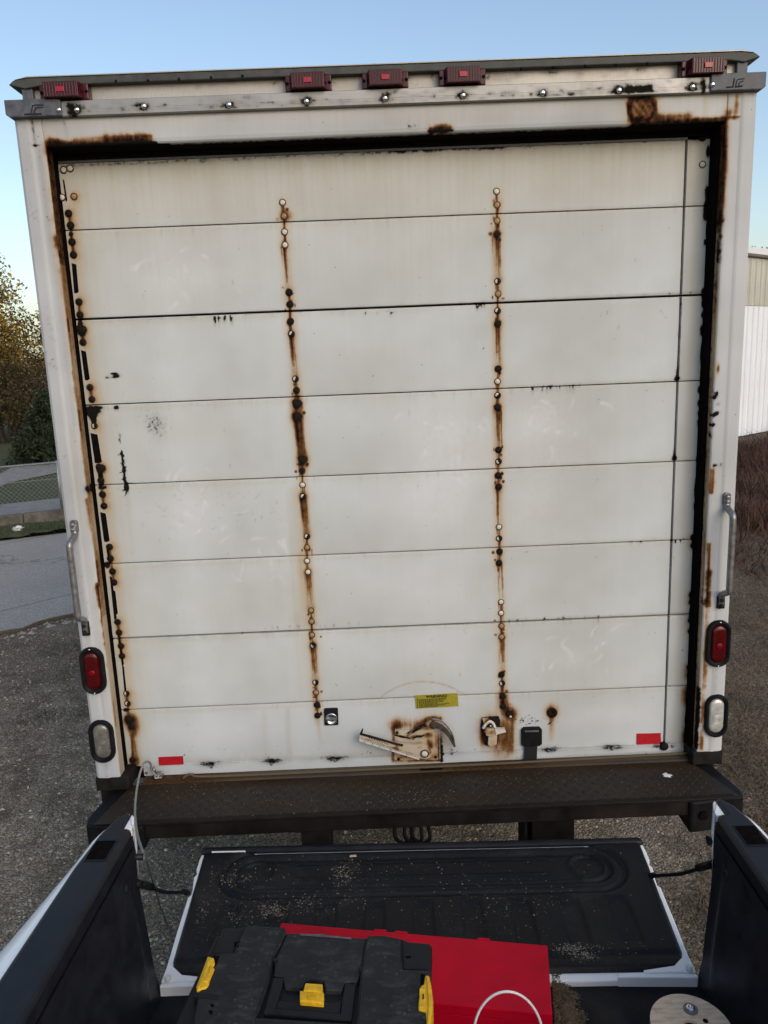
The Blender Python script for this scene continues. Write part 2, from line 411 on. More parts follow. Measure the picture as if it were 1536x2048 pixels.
def clone(o, pos, parent=None, rot=None):
    """copy of a one-mesh object at a world position, sharing its mesh"""
    c = o.copy(); COL.objects.link(c)
    if parent is not None: c.parent = parent; c.location = np.asarray(pos) - WORG[parent.name]
    else: c.location = pos
    if rot is not None: c.rotation_euler = rot
    WORG[c.name] = np.asarray(pos, float); return c


def join(*gs):
    V, F, n = [], [], 0
    for v, f in gs:
        v = np.asarray(v, float).reshape(-1, 3); V.append(v); F += [[i + n for i in p] for p in f]; n += len(v)
    return np.vstack(V), F


def box(x0, x1, y0, y1, z0, z1):
    v = [(x0, y0, z0), (x1, y0, z0), (x1, y1, z0), (x0, y1, z0), (x0, y0, z1), (x1, y0, z1), (x1, y1, z1), (x0, y1, z1)]
    return v, [[0, 3, 2, 1], [4, 5, 6, 7], [0, 1, 5, 4], [1, 2, 6, 5], [2, 3, 7, 6], [3, 0, 4, 7]]


def area2(p):
    p = np.asarray(p); x, y = p[:, 0], p[:, 1]
    return float(np.sum(x * np.roll(y, -1) - y * np.roll(x, -1)))


def yprism(poly, y0, y1):
    """polygon of (x, z) points from front y0 to back y1"""
    poly = [tuple(p) for p in poly]
    if area2(poly) < 0: poly = poly[::-1]
    n = len(poly)
    v = [(x, y0, z) for x, z in poly] + [(x, y1, z) for x, z in poly]
    return v, [list(range(n)), list(range(2 * n - 1, n - 1, -1))] + [[i, i + n, (i + 1) % n + n, (i + 1) % n] for i in range(n)]


def zprism(poly, z0, z1):
    """polygon of (x, y) points from z0 up to z1"""
    poly = [tuple(p)[:2] for p in poly]
    if area2(poly) < 0: poly = poly[::-1]
    n = len(poly)
    v = [(x, y, z0) for x, y in poly] + [(x, y, z1) for x, y in poly]
    return v, [list(range(n - 1, -1, -1)), list(range(n, 2 * n))] + [[i, (i + 1) % n, (i + 1) % n + n, i + n] for i in range(n)]


def pxprism(pts, y0, y1, y=None):
    """front outline given by points of the photograph, laid on the plane y"""
    y = y0 if y is None else y
    return yprism([tuple(aty(a, b, y)[[0, 2]]) for a, b in pts], y0, y1)


def tube(path, r, n=8, closed=False, cap=True):
    p = np.asarray(path, float); m = len(p); rr = np.full(m, r) if np.isscalar(r) else np.asarray(r)
    T = np.zeros_like(p); T[1:-1] = p[2:] - p[:-2]; T[0] = p[1] - p[0]; T[-1] = p[-1] - p[-2]
    if closed: T[0] = T[-1] = p[1] - p[-1]
    T /= np.linalg.norm(T, axis=1)[:, None] + 1e-12
    ref = np.array([0, 0, 1.0]) if abs(T[0][2]) < 0.9 else np.array([1.0, 0, 0])
    a = np.cross(T[0], ref); a /= np.linalg.norm(a); V = []
    ang = np.linspace(0, 2 * np.pi, n, endpoint=False)
    for i in range(m):
        a = a - T[i] * (a @ T[i]); a /= np.linalg.norm(a); b = np.cross(T[i], a)
        V.append(p[i] + rr[i] * (np.cos(ang)[:, None] * a + np.sin(ang)[:, None] * b))
    V = np.vstack(V); F = []
    for i in range(m if closed else m - 1):
        j = (i + 1) % m
        for k in range(n): F.append([i * n + k, i * n + (k + 1) % n, j * n + (k + 1) % n, j * n + k])
    if cap and not closed: F += [list(range(n))[::-1], list(range((m - 1) * n, m * n))]
    return V, F


def smooth_path(pts, k=8):
    p = np.asarray(pts, float); q = np.vstack([2 * p[0] - p[1], p, 2 * p[-1] - p[-2]]); out = []
    for i in range(1, len(q) - 2):
        for t in np.linspace(0, 1, k, endpoint=False):
            a, b, c, d = q[i - 1], q[i], q[i + 1], q[i + 2]
            out.append(0.5 * (2 * b + (c - a) * t + (2 * a - 5 * b + 4 * c - d) * t * t + (3 * b - a - 3 * c + d) * t ** 3))
    out.append(p[-1]); return np.array(out)


def lathe_y(c, prof, n=20):
    """profile of (radius, y offset) turned about the y axis at c"""
    ang = np.linspace(0, 2 * np.pi, n, endpoint=False); V = []; F = []
    for r, y in prof: V += [(c[0] + r * math.cos(a), c[1] + y, c[2] + r * math.sin(a)) for a in ang]
    for i in range(len(prof) - 1):
        for k in range(n): F.append([i * n + k, (i + 1) * n + k, (i + 1) * n + (k + 1) % n, i * n + (k + 1) % n])
    F.append(list(range(n))); F.append(list(range((len(prof) - 1) * n, len(prof) * n))[::-1])
    return V, F


def lathe_z(c, prof, n=20):
    v, f = lathe_y((0, 0, 0), prof, n)
    return [(c[0] + x, c[1] + z, c[2] + y) for x, y, z in v], f


def stadium(hw, hh, n=10):
    pts = [(hw * math.cos(a), (hh - hw) + hw * math.sin(a)) for a in np.linspace(0, math.pi, n)]
    return pts + [(hw * math.cos(a), -(hh - hw) + hw * math.sin(a)) for a in np.linspace(math.pi, 2 * math.pi, n)]


def loft(c, layers, n=10):
    """stadium outlines (half width, half height, y offset) lofted one to the next, end capped"""
    V, F = [], []; m = 2 * n
    for hw, hh, y in layers: V += [(c[0] + x, c[1] + y, c[2] + z) for x, z in stadium(hw, hh, n)]
    for i in range(len(layers) - 1):
        for k in range(m): F.append([i * m + k, i * m + (k + 1) % m, (i + 1) * m + (k + 1) % m, (i + 1) * m + k])
    F.append(list(range((len(layers) - 1) * m, len(layers) * m))); return V, F


def grid(us, vs_, fn):
    us, vs_ = np.asarray(us), np.asarray(vs_); U, W = np.meshgrid(us, vs_); V = fn(U.ravel(), W.ravel())
    nu, nv = len(us), len(vs_)
    i = np.arange(nv - 1)[:, None] * nu + np.arange(nu - 1)[None, :]; i = i.ravel()
    return V, np.stack([i, i + 1, i + nu + 1, i + nu], 1)


def extrude(profile, vs_, place):
    """open profile of (a, b) points swept along the values vs_; place(a, b, v) -> world points"""
    pr = np.asarray(profile, float); V = []
    for t in vs_: V.append(place(pr[:, 0], pr[:, 1], np.full(len(pr), t)))
    m = len(pr); F = []
    for i in range(len(vs_) - 1):
        for k in range(m - 1): F.append([i * m + k, i * m + k + 1, (i + 1) * m + k + 1, (i + 1) * m + k])
    return np.vstack(V), F


def densify(pr, step):
    out = [pr[0]]
    for a, b in zip(pr[:-1], pr[1:]):
        a, b = np.asarray(a, float), np.asarray(b, float); k = max(1, int(math.ceil(np.linalg.norm(b - a) / step)))
        out += [tuple(a + (b - a) * t / k) for t in range(1, k + 1)]
    return out


# ------------------------------------------------------------------ ground, road, lawn
HL = 260.0
obj('ground', ([(-HL, -HL, 0), (HL, -HL, 0), (HL, HL, 0), (-HL, HL, 0)], [[0, 1, 2, 3]]), M_GROUND, center=False, kind='structure')

# asphalt street at the left: near edge broken, far edge along the verge
RD = np.array([0.90, 0.436, 0]); RN = np.array([-0.436, 0.90, 0])
r0 = np.array([-3.55, 4.60, 0.0])
near, far = [], []
for s in np.arange(-40, 4.0, 0.12):
    j = 0.10 * math.sin(s * 1.7) + 0.07 * math.sin(s * 4.3 + 1) + 0.05 * math.sin(s * 11.0) + rng.normal(0, 0.028)
    near.append(r0 + RD * s + RN * j + (0, 0, 0.0)); far.append(r0 + RD * s + RN * 4.55)
nn = len(near); near = np.array(near); far = np.array(far)
up = np.array([0, 0, 0.045])
roadv = np.vstack([near + RN * 0.05, near + up, far + up])
roadf = []
for i in range(nn - 1): roadf += [[i, i + 1, nn + i + 1, nn + i], [nn + i, nn + i + 1, 2 * nn + i + 1, 2 * nn + i]]
obj('road', (roadv, roadf), M_ASPH, kind='structure')


def strip(a, b, z, s0=-40, s1=4.0):
    q = [r0 + RD * s0 + RN * a, r0 + RD * s1 + RN * a, r0 + RD * s1 + RN * b, r0 + RD * s0 + RN * b]
    return q, z


q, z = strip(4.55, 5.35, 0)
vg = grid(np.arange(-30, 4.0, 0.1), np.linspace(4.5, 5.45, 10), lambda s, t: r0 + RD * s[:, None] + RN * t[:, None] + np.stack([0 * s, 0 * s, 0.05 + 0.07 * np.abs(np.sin(s * 2.1 + t * 5)) + rng.normal(0, 0.015, len(s))], 1))
obj('verge', vg, M_LAWN, kind='structure')
kerb = []
for k in range(-12, 2):
    a = r0 + RD * (k * 2.4) + RN * 5.42; b = a + RD * 2.385
    kerb.append(obj('kerb_stone', zprism([a, b, b + RN * 0.16, a + RN * 0.16], 0.0, 0.27), M_CONC, bev=0.015))
KR = empty('kerb', r0 + RN * 5.42, kind='structure')
for o in kerb:
    o.parent = KR; o.location = WORG[o.name] - WORG[KR.name]
q, z = strip(5.58, 6.9, 0)
obj('sidewalk', zprism(q, 0.0, 0.25), M_WALK, kind='structure')
lw = grid(np.arange(-60, 4.1, 1.0), np.concatenate([[6.9], np.arange(8, 70, 2.0)]), lambda s, t: r0 + RD * s[:, None] + RN * t[:, None] + np.stack([0 * s, 0 * s, 0.255 + 0.03 * np.sin(s * 0.7) * np.sin(t * 0.5) - 0.0 * t], 1))
obj('lawn', lw, M_LAWN, kind='structure')
pw = [atz(-60, 985, 0.30), atz(0, 948, 0.30), atz(40, 924, 0.30), atz(74, 902, 0.30), atz(92, 902, 0.30), atz(112, 922, 0.30), atz(150, 935, 0.30), atz(20, 962, 0.30), atz(-60, 1000, 0.30)]
obj('path', zprism(pw, 0.27, 0.30), M_WALK, kind='structure')

# loose stones over the lot
def stones(n, fn, smin, smax):
    base = np.array([(1, 0, 0), (-1, 0, 0), (0, 1, 0), (0, -1, 0), (0, 0, 1), (0, 0, -0.4)], float)
    tri = np.array([(0, 2, 4), (2, 1, 4), (1, 3, 4), (3, 0, 4), (2, 0, 5), (1, 2, 5), (3, 1, 5), (0, 3, 5)])
    p = fn(n); n = len(p); s = smin * (smax / smin) ** (rng.random(n) ** 2.2)
    th = rng.random(n) * 6.28; b = base[None] * (0.6 + 0.8 * rng.random((n, 6, 1))) * s[:, None, None]
    b[:, :, 2] *= 0.6
    x = b[:, :, 0] * np.cos(th)[:, None] - b[:, :, 1] * np.sin(th)[:, None]; y = b[:, :, 0] * np.sin(th)[:, None] + b[:, :, 1] * np.cos(th)[:, None]
    v = np.stack([x, y, b[:, :, 2]], 2) + p[:, None]
    f = (np.arange(n)[:, None, None] * 6 + tri[None]).reshape(-1, 3)
    return v.reshape(-1, 3), f


def lot(n):
    x = np.concatenate([rng.uniform(-6, -0.2, n // 2), rng.uniform(-0.2, 9, n - n // 2)]); y = -0.8 + 9.5 * rng.random(n) ** 1.6
    p = np.stack([x, y, np.zeros(n)], 1)
    sgn = (p - near.mean(0)) @ RN
    e = (p - r0) @ RN
    return p[(e < -0.12)]


o = obj('gravel', stones(90000, lot, 0.004, 0.016), M_STONE, center=False)
tag(o, 'loose grey and brown gravel stones scattered over the yard', 'gravel', kind='stuff')


def blades(n, fn, h0, h1, wd, lean=0.5):
    p = fn(n); n = len(p); h = rng.uniform(h0, h1, n); th = rng.random(n) * 6.28; ln = rng.normal(0, lean, (n, 2)) * h[:, None]
    dx, dy = np.cos(th) * wd, np.sin(th) * wd
    a = p + np.stack([dx, dy, 0 * dx], 1); b = p - np.stack([dx, dy, 0 * dx], 1)
    m = p + np.stack([ln[:, 0] * 0.4, ln[:, 1] * 0.4, h * 0.6], 1); t = p + np.stack([ln[:, 0], ln[:, 1], h], 1)
    v = np.stack([a, b, m + np.stack([dx, dy, 0 * dx], 1) * 0.6, m - np.stack([dx, dy, 0 * dx], 1) * 0.6, t], 1).reshape(-1, 3)
    i = np.arange(n)[:, None] * 5
    return v, [list(map(int, q)) for q in np.concatenate([i + [0, 1, 3]], 0)] + [list(map(int, q)) for q in (i + [0, 3, 2])] + [list(map(int, q)) for q in (i + [2, 3, 4])]


def clumps(n, k, xy, spread):
    c = np.array([xy() for _ in range(k)]); j = rng.integers(0, k, n)
    p = c[j] + rng.normal(0, spread, (n, 2)); return np.stack([p[:, 0], p[:, 1], np.zeros(n)], 1)


def drypos():
    y = -0.6 + 12.5 * random.random() ** 1.3; return ((y + 2.66) * random.uniform(0.44, 0.66), y)


o = obj('dry_grass', blades(20000, lambda n: clumps(n, 340, drypos, 0.14), 0.010, 0.06, 0.003, 1.2), M_DRYG, center=False)
tag(o, 'short dry grass tufts on the brown dirt right of the truck', 'grass', kind='stuff')
def edge_rubble(n):
    k = rng.integers(0, nn, n); p = near[k] - RN * np.abs(rng.normal(0, 0.10, (n, 1))) + RD * rng.normal(0, 0.05, (n, 1)); p[:, 2] = 0.0; return p[(p[:, 1] > 2.0) & (p[:, 1] < 9)]


o = obj('rubble', stones(2600, edge_rubble, 0.008, 0.05), M_ASPH, center=False)
tag(o, 'broken asphalt lumps lying along the crumbling street edge', 'rubble', kind='stuff')
o = obj('weeds', blades(2600, lambda n: clumps(n, 34, lambda: (rng.uniform(-5.5, -1.5), rng.uniform(-0.3, 4.0)), 0.10), 0.008, 0.03, 0.003, 1.0), M_GRASS, center=False)
tag(o, 'low green weeds in the grey gravel left of the truck', 'weeds', kind='stuff')
o = obj('verge_grass', blades(5000, lambda n: (lambda s, t: r0 + RD * s[:, None] + RN * t[:, None] + np.array([0, 0, 0.06]))(rng.uniform(-8, 3, n), rng.uniform(4.55, 5.4, n)), 0.03, 0.14, 0.006, 0.6), M_GRASS, center=False)
tag(o, 'scruffy green grass growing along the foot of the kerb', 'grass', kind='stuff')


def brushp(t0, t1):
    def fn(n):
        s = rng.uniform(-13, 3, n); t = t0 + rng.random(n) * (t1 - t0)
        p = np.stack([10.3 + 0.79 * s + 0.61 * t, 18.5 + 0.61 * s - 0.79 * t - 0.5, np.zeros(n)], 1)
        return p[np.sin(p[:, 0] * 2.3 + 1) * np.sin(p[:, 1] * 1.9) + rng.normal(0, 0.5, n) > -0.25]      # patchy growth
    return fn


o = obj('brush', blades(34000, brushp(1.2, 5.5), 0.08, 0.55, 0.008, 0.5), M_BRUSH, center=False)
tag(o, 'dry dark brown weeds in front of the white warehouse wall', 'brush', kind='stuff')
o = obj('straw', blades(26000, brushp(4.5, 10.5), 0.03, 0.20, 0.006, 0.9), M_BRUSH, center=False)
tag(o, 'low brown straw on the dirt between the truck and the weeds', 'straw', kind='stuff')

# ------------------------------------------------------------------ warehouse
BO = np.array([10.35, 18.55, 0.0]); BD = np.array([0.79, 0.613, 0]); BN = np.array([0.613, -0.79, 0])
WH = empty('warehouse', BO, 'white corrugated metal warehouse with stained upper panels beside the truck', 'building')


def bpt(s, t, z): return BO + BD * s + BN * t + np.array([0, 0, z])


def bprism(pts, s0, s1):
    """outline of (t, z) points swept along the wall from s0 to s1"""
    n = len(pts); v = [bpt(s0, t, z) for t, z in pts] + [bpt(s1, t, z) for t, z in pts]
    return v, [list(range(n)), list(range(2 * n - 1, n - 1, -1))] + [[i, i + n, (i + 1) % n + n, (i + 1) % n] for i in range(n)]


obj('foundation', bprism([(0.06, -0.75), (0.06, 0.0), (-0.25, 0.0), (-0.25, -0.75)], -3, 26), M_CONC, WH)
PW = 0.92
for row, (z0, z1, m) in enumerate(((0.02, 3.60, M_SIDE_W), (3.61, 4.86, M_SIDE_T))):
    pr = []
    for k in range(3):
        b = k * PW / 3; pr += [(b, 0.0), (b + 0.225, 0.0), (b + 0.245, 0.035), (b + 0.285, 0.035)]
    pr.append((PW, 0.0))
    for i in range(-3, 26):
        s0 = i * PW; v = [bpt(s0 + s + 0.003, t + row * 0.012, z0) for s, t in pr] + [bpt(s0 + s + 0.003, t + row * 0.012, z1) for s, t in pr]; n = len(pr)
        obj('siding_panel', (v, [[k, k + 1, n + k + 1, n + k] for k in range(n - 1)]), m, WH)
obj('wall_core', bprism([(-0.02, 0.0), (-0.02, 4.9), (-0.2, 4.9), (-0.2, 0.0)], -2.8, 24), M_CONC, WH)
obj('gutter', bprism([(0.02, 4.90), (0.20, 4.94), (0.22, 5.10), (0.20, 5.10), (0.17, 4.97), (0.02, 4.94)], -3, 24.5), M_SIDE_W, WH)
rf = obj('roof', bprism([(0.12, 5.10), (-12, 6.6), (-24, 5.1), (-24, 5.0), (-12, 6.5), (0.12, 5.02)], -3, 24.5), M_DULL, WH)
obj('end_wall', zprism([bpt(-2.9, -0.2, 0), bpt(-2.7, -0.2, 0), bpt(-2.7, -23.8, 0), bpt(-2.9, -23.8, 0)], -0.4, 5.0), M_SIDE_W, WH)
lv = []
for k in range(46):
    s = rng.uniform(-2.5, 6); t = rng.uniform(-0.05, 0.12); a = rng.uniform(0.03, 0.10)
    lv.append(tube([bpt(s, t, 5.10), bpt(s + a, t, 5.13 + rng.uniform(0, 0.05)), bpt(s + 2 * a, t, 5.11)], 0.014, 4))
obj('roof_debris', join(*lv), M_DEBRIS, WH, kind='stuff')

# ------------------------------------------------------------------ chain link fence on the kerb
FZ0, FZ1 = 0.27, 1.06
fo = r0 + RN * 5.50; FS0, FS1 = -9.0, 3.0
FE = empty('chain_link_fence', fo + RD * -3, 'low grey chain link fence standing on the kerb across the street', 'fence')
post0 = None
for s in np.arange(FS0, FS1 + 0.1, 2.4):
    p = fo + RD * s
    if post0 is None:
        post0 = obj('post', tube([p + (0, 0, FZ0 - 0.1), p + (0, 0, FZ1 + 0.03)], 0.024, 8), M_GALV, FE, smooth=True); pz = WORG[post0.name][2]
    else: clone(post0, (p[0], p[1], pz), FE)
obj('top_rail', tube([fo + RD * FS0 + (0, 0, FZ1), fo + RD * FS1 + (0, 0, FZ1)], 0.019, 8), M_GALV, FE, smooth=True)
obj('tension_wire', tube([fo + RD * FS0 + (0, 0, FZ1 - 0.27), fo + RD * FS1 + (0, 0, FZ1 - 0.27)], 0.006, 4), M_GALV, FE)
ws = []; hgt = FZ1 - FZ0
for k in np.arange(FS0 - hgt, FS1, 0.075):
    for sg in (1, -1):
        a0, a1 = (k, k + hgt) if sg > 0 else (k + hgt, k)
        p0 = np.array([a0, FZ0]); p1 = np.array([a1, FZ1])
        lo, hi = 0.0, 1.0
        for b, side in ((FS0, 1), (FS1, -1)):
            d0 = (p0[0] - b) * side; d1 = (p1[0] - b) * side
            if d0 < 0 and d1 < 0: lo = 2; break
            if d0 < 0: lo = max(lo, d0 / (d0 - d1))
            if d1 < 0: hi = min(hi, d0 / (d0 - d1))
        if lo >= hi: continue
        q0, q1 = p0 + (p1 - p0) * lo, p0 + (p1 - p0) * hi
        ws.append(tube([fo + RD * q0[0] + RN * 0.004 * sg + (0, 0, q0[1]), fo + RD * q1[0] + RN * 0.004 * sg + (0, 0, q1[1])], 0.0024, 3, cap=False))
o = obj('chain_mesh', join(*ws), M_GALV, FE, kind='stuff')
lq = atz(36, 1060, 0.09); ph = rng.uniform(0.6, 1.2, (7, 12)); ph[:, -1] = ph[:, 0]
lit = obj('litter', grid(np.linspace(0, 2 * math.pi, 12), np.linspace(0, math.pi * 0.55, 7), lambda U, W: np.stack([lq[0] + 0.10 * np.sin(W) * np.cos(U) * ph.ravel(), lq[1] + 0.08 * np.sin(W) * np.sin(U) * ph.ravel(), lq[2] + 0.07 * np.cos(W) * ph.ravel()], 1)), M_LITTER)
tag(lit, 'crumpled white litter lying in the grass at the kerb', 'litter')


# ------------------------------------------------------------------ trees
def leaves(centres, radii, n, size, seed, flat=0.5):
    r = np.random.default_rng(seed); k = len(centres); j = r.choice(k, n, p=np.asarray(radii) ** 2 / np.sum(np.asarray(radii) ** 2))
    d = r.normal(0, 1, (n, 3)); d /= np.linalg.norm(d, axis=1)[:, None]
    p = np.asarray(centres)[j] + d * (np.asarray(radii)[j] * r.random(n) ** 0.5)[:, None]
    a = r.normal(0, 1, (n, 3)); a /= np.linalg.norm(a, axis=1)[:, None]; b = np.cross(a, r.normal(0, 1, (n, 3))); b /= np.linalg.norm(b, axis=1)[:, None]
    s = size * r.uniform(0.6, 1.4, n)[:, None]
    v = np.stack([p - a * s, p + b * s * flat, p + a * s, p - b * s * flat], 1).reshape(-1, 3)
    cl = r.random(k); t = np.clip(cl[j] * 0.62 + r.random(n) * 0.5, 0, 1)
    return v, (np.arange(n)[:, None] * 4 + np.arange(4)[None]), np.repeat(t, 4)


def tree(name, pos, h, trunk_h, crown_r, nb, nl, size, leaf, label, cat='tree', group=None, seed=1, cl_r=0.5, trunk_r=0.13, squash=1.0):
    r = np.random.default_rng(seed); pos = np.asarray(pos, float)
    T = empty(name, pos, label, cat, group)
    top = pos + (r.normal(0, 0.2), r.normal(0, 0.2), h * 0.9)
    tp = smooth_path([pos, pos + (r.normal(0, 0.1), r.normal(0, 0.1), trunk_h), pos + (r.normal(0, 0.25), r.normal(0, 0.25), h * 0.6), top], 4)
    obj('trunk', tube(tp, np.linspace(trunk_r, 0.02, len(tp)), 8), M_BARK, T, smooth=True)
    cs, rs, bs = [], [], []
    for i in range(nb):
        t = r.uniform(0.12, 1.0) ** 0.85; z = trunk_h + (h - trunk_h) * t
        prof = math.sin(min(1, max(0.05, (t * 0.9 + 0.12))) * math.pi) ** 0.6
        a = r.random() * 6.28; rad = crown_r * prof * r.uniform(0.45, 1.05)
        e = pos + (math.cos(a) * rad, math.sin(a) * rad, z)
        k = min(len(tp) - 2, max(1, int(len(tp) * (trunk_h + (h - trunk_h) * t * 0.62) / h / 0.9)))
        s = tp[k]; m = (s + e) / 2 + (r.normal(0, 0.12), r.normal(0, 0.12), 0.15)
        q = smooth_path([s, m, e], 3); bs.append(tube(q, np.linspace(0.035, 0.006, len(q)), 4))
        for f in (0.55, 0.8, 1.0):
            cs.append(s + (e - s) * f + r.normal(0, 0.18, 3)); rs.append(cl_r * r.uniform(0.6, 1.25))
    obj('branches', join(*bs), M_BARK, T)
    T['group'] = group or 'trees on the lawn across the street'
    v, f, t = leaves(cs, rs, nl, size, seed + 50)
    obj('crown', (v, f), leaf, T, tint=t)
    return T


p1 = atz(8, 885, 0.27)
tree('autumn_tree', (-15.0, 23.6, 0.25), 7.2, 1.0, 3.7, 84, 42000, 0.060, M_GOLD, 'tall tree with thinning golden autumn leaves left of the truck', seed=3, cl_r=0.62)
tree('autumn_tree', (-18.5, 30.5, 0.25), 8.0, 1.5, 3.6, 50, 16000, 0.075, M_GOLD, 'golden tree mostly hidden behind the tall thinning one', seed=9, cl_r=0.7)
# many stemmed shrub
sp = atz(14, 885, 0.27); SH = empty('shrub', sp, 'bare brown shrub with many stems on the lawn beyond the fence', 'shrub')
st, cs, rs = [], [], []
for i in range(26):
    a = rng.random() * 6.28; R_ = rng.uniform(0.3, 2.1); e = sp + (math.cos(a) * R_, math.sin(a) * R_, rng.uniform(1.3, 2.7))
    b = sp + (math.cos(a) * 0.25, math.sin(a) * 0.25, 0); q = smooth_path([b, (b * 0.55 + e * 0.45) + (0, 0, 0.2), e], 4)
    st.append(tube(q, np.linspace(0.035, 0.008, len(q)), 5))
    for f in (0.55, 0.8, 1.0): cs.append(b + (e - b) * f); rs.append(rng.uniform(0.3, 0.55))
obj('stems', join(*st), M_BARK, SH)
v, f, t = leaves(cs, rs, 13000, 0.05, 77); obj('crown', (v, f), M_BROWNL, SH, tint=t)


def conifer(pos, h, r0_, label, seed, n=15000, size=0.07):
    r = np.random.default_rng(seed); T = empty('evergreen_tree', pos, label, 'tree')
    pos = np.asarray(pos, float)
    obj('trunk', tube([pos, pos + (0, 0, h * 0.95)], [0.09, 0.01], 7), M_BARK, T, smooth=True)
    bs, cs, rs = [], [], []
    for i in range(150):
        t = r.random() ** 1.3; z = 0.15 + t * h * 0.97; a = r.random() * 6.28; R_ = r0_ * (1 - t) ** 0.8 * r.uniform(0.6, 1.1) + 0.05
        e = pos + (math.cos(a) * R_, math.sin(a) * R_, z - 0.12 * R_); s = pos + (0, 0, z)
        bs.append(tube([s, e], [0.015, 0.004], 4))
        for f in np.linspace(0.25, 1, 4): cs.append(s + (e - s) * f); rs.append(0.16 + 0.16 * (1 - t))
    obj('branches', join(*bs), M_BARK, T)
    v, f, t = leaves(cs, rs, n, size, seed + 3, 0.3); obj('crown', (v, f), M_EVERG, T, tint=t)


conifer(atz(104, 925, 0.27), 1.65, 0.9, 'dark green evergreen with drooping branches close behind the truck corner', 21)
tree('bare_tree', (-24.0, 33.0, 0.25), 6.0, 0.6, 4.0, 50, 14000, 0.09, M_BROWNL, 'brown leafy tree at the back of the lawn, far left', seed=31, cl_r=0.9)
tree('bare_tree', (-14.5, 36.0, 0.25), 5.0, 0.5, 4.2, 50, 15000, 0.09, M_BROWNL, 'brown leafy tree at the back of the lawn, behind the evergreen', seed=37, cl_r=0.9)
tree('bare_tree', (-30.0, 48.0, 0.25), 6.5, 0.5, 6.5, 60, 15000, 0.12, M_BROWNL, 'wide brown tree farthest back on the lawn', seed=41, cl_r=1.3)

# ------------------------------------------------------------------ box truck
M_BULB = grainy('dim_red_lens_eye', (0.13, 0.002, 0.004), 0.2, 90, 0.3, spec=0.15)
M_LIP = grainy('dull_grey_roof_edge', (0.045, 0.047, 0.046), 0.4, 30, 0.55, spec=0.25)
M_BLADE = grainy('brown_worn_blade', (0.045, 0.035, 0.029), 0.5, 60, 0.6, spec=0.2, bump=0.4)
TR = empty('box_truck', (0, 2.5, 0), 'white box truck with a rusty roll up rear door and dark step bumper', 'truck')
YD = 0.10                                                     # plane of the door skin; the frame front is y = 0
PX = 0.00178                                                  # metres per photo pixel on the rear of the truck (mean)


NZ = np.random.default_rng(5).random((256, 256))


def vnoise(P, s):
    q = P / s; i = np.floor(q).astype(int); f = q - i; f = f * f * (3 - 2 * f); a, b = i[:, 0] & 255, i[:, 1] & 255; c, d = (a + 1) & 255, (b + 1) & 255
    return (NZ[a, b] * (1 - f[:, 0]) + NZ[c, b] * f[:, 0]) * (1 - f[:, 1]) + (NZ[a, d] * (1 - f[:, 0]) + NZ[c, d] * f[:, 0]) * f[:, 1]


class Stains:
    """shaped rust, grime, dirt and painted shade marks on an upright plane, evaluated at points (x, z)"""
    def __init__(s, y): s.y = y; s.it = []

    def blob(s, px, py, rx, rz, ch, amp, p=2.0):
        q = aty(px, py, s.y); s.it.append(('b', q[0], q[2], rx * PX, rz * PX, ch, amp, p)); return s

    def line(s, pts, wd, ch, a0, a1=None, p=2.0, jag=0.0, wd1=None):
        q = [aty(a, b, s.y)[[0, 2]] for a, b in pts]
        s.it.append(('l', q, wd * PX, (wd if wd1 is None else wd1) * PX, ch, a0, a0 if a1 is None else a1, p, jag)); return s

    def __call__(s, v):
        out = np.zeros((len(v), 4)); x, z = v[:, 0], v[:, 2]
        for it in s.it:
            if it[0] == 'b':
                _, cx, cz, rx, rz, ch, amp, p = it
                m = (np.abs(x - cx) < 2.6 * rx) & (np.abs(z - cz) < 2.6 * rz)
                if not m.any(): continue
                d = ((x[m] - cx) / rx) ** 2 + ((z[m] - cz) / rz) ** 2
                val = amp * np.exp(-(d ** (p / 2)) * 0.9)
            else:
                _, q, w0, w1, ch, a0, a1, p, jag = it
                q = np.array(q); wm = max(w0, w1) * 2.8
                m = (x > q[:, 0].min() - wm) & (x < q[:, 0].max() + wm) & (z > q[:, 1].min() - wm) & (z < q[:, 1].max() + wm)
                if not m.any(): continue
                P = np.stack([x[m], z[m]], 1); best = np.full(len(P), 1e9); bt = np.zeros(len(P))
                L = np.concatenate([[0], np.cumsum(np.linalg.norm(np.diff(q, axis=0), axis=1))]); L /= L[-1]
                for i in range(len(q) - 1):
                    e = q[i + 1] - q[i]; t = np.clip(((P - q[i]) @ e) / (e @ e), 0, 1); d = np.linalg.norm(P - q[i] - t[:, None] * e, axis=1)
                    k = d < best; best[k] = d[k]; bt[k] = (L[i] + t * (L[i + 1] - L[i]))[k]
                wv = w0 + (w1 - w0) * bt
                if jag: wv = wv * np.maximum(0.1, 1 + jag * 2.4 * (0.55 * vnoise(P, 0.030) + 0.30 * vnoise(P, 0.012) + 0.15 * vnoise(P, 0.006) - 0.5))
                val = (a0 + (a1 - a0) * bt) * np.exp(-((best / np.maximum(wv, 1e-4)) ** p) * 0.9)
            out[m, ch] = 1 - (1 - out[m, ch]) * (1 - np.clip(val, 0, 1)) if amp_ok(val) else out[m, ch]
        return out


def amp_ok(v): return v.max() > 0


RU, GR, DI, CL = 0, 1, 2, 3
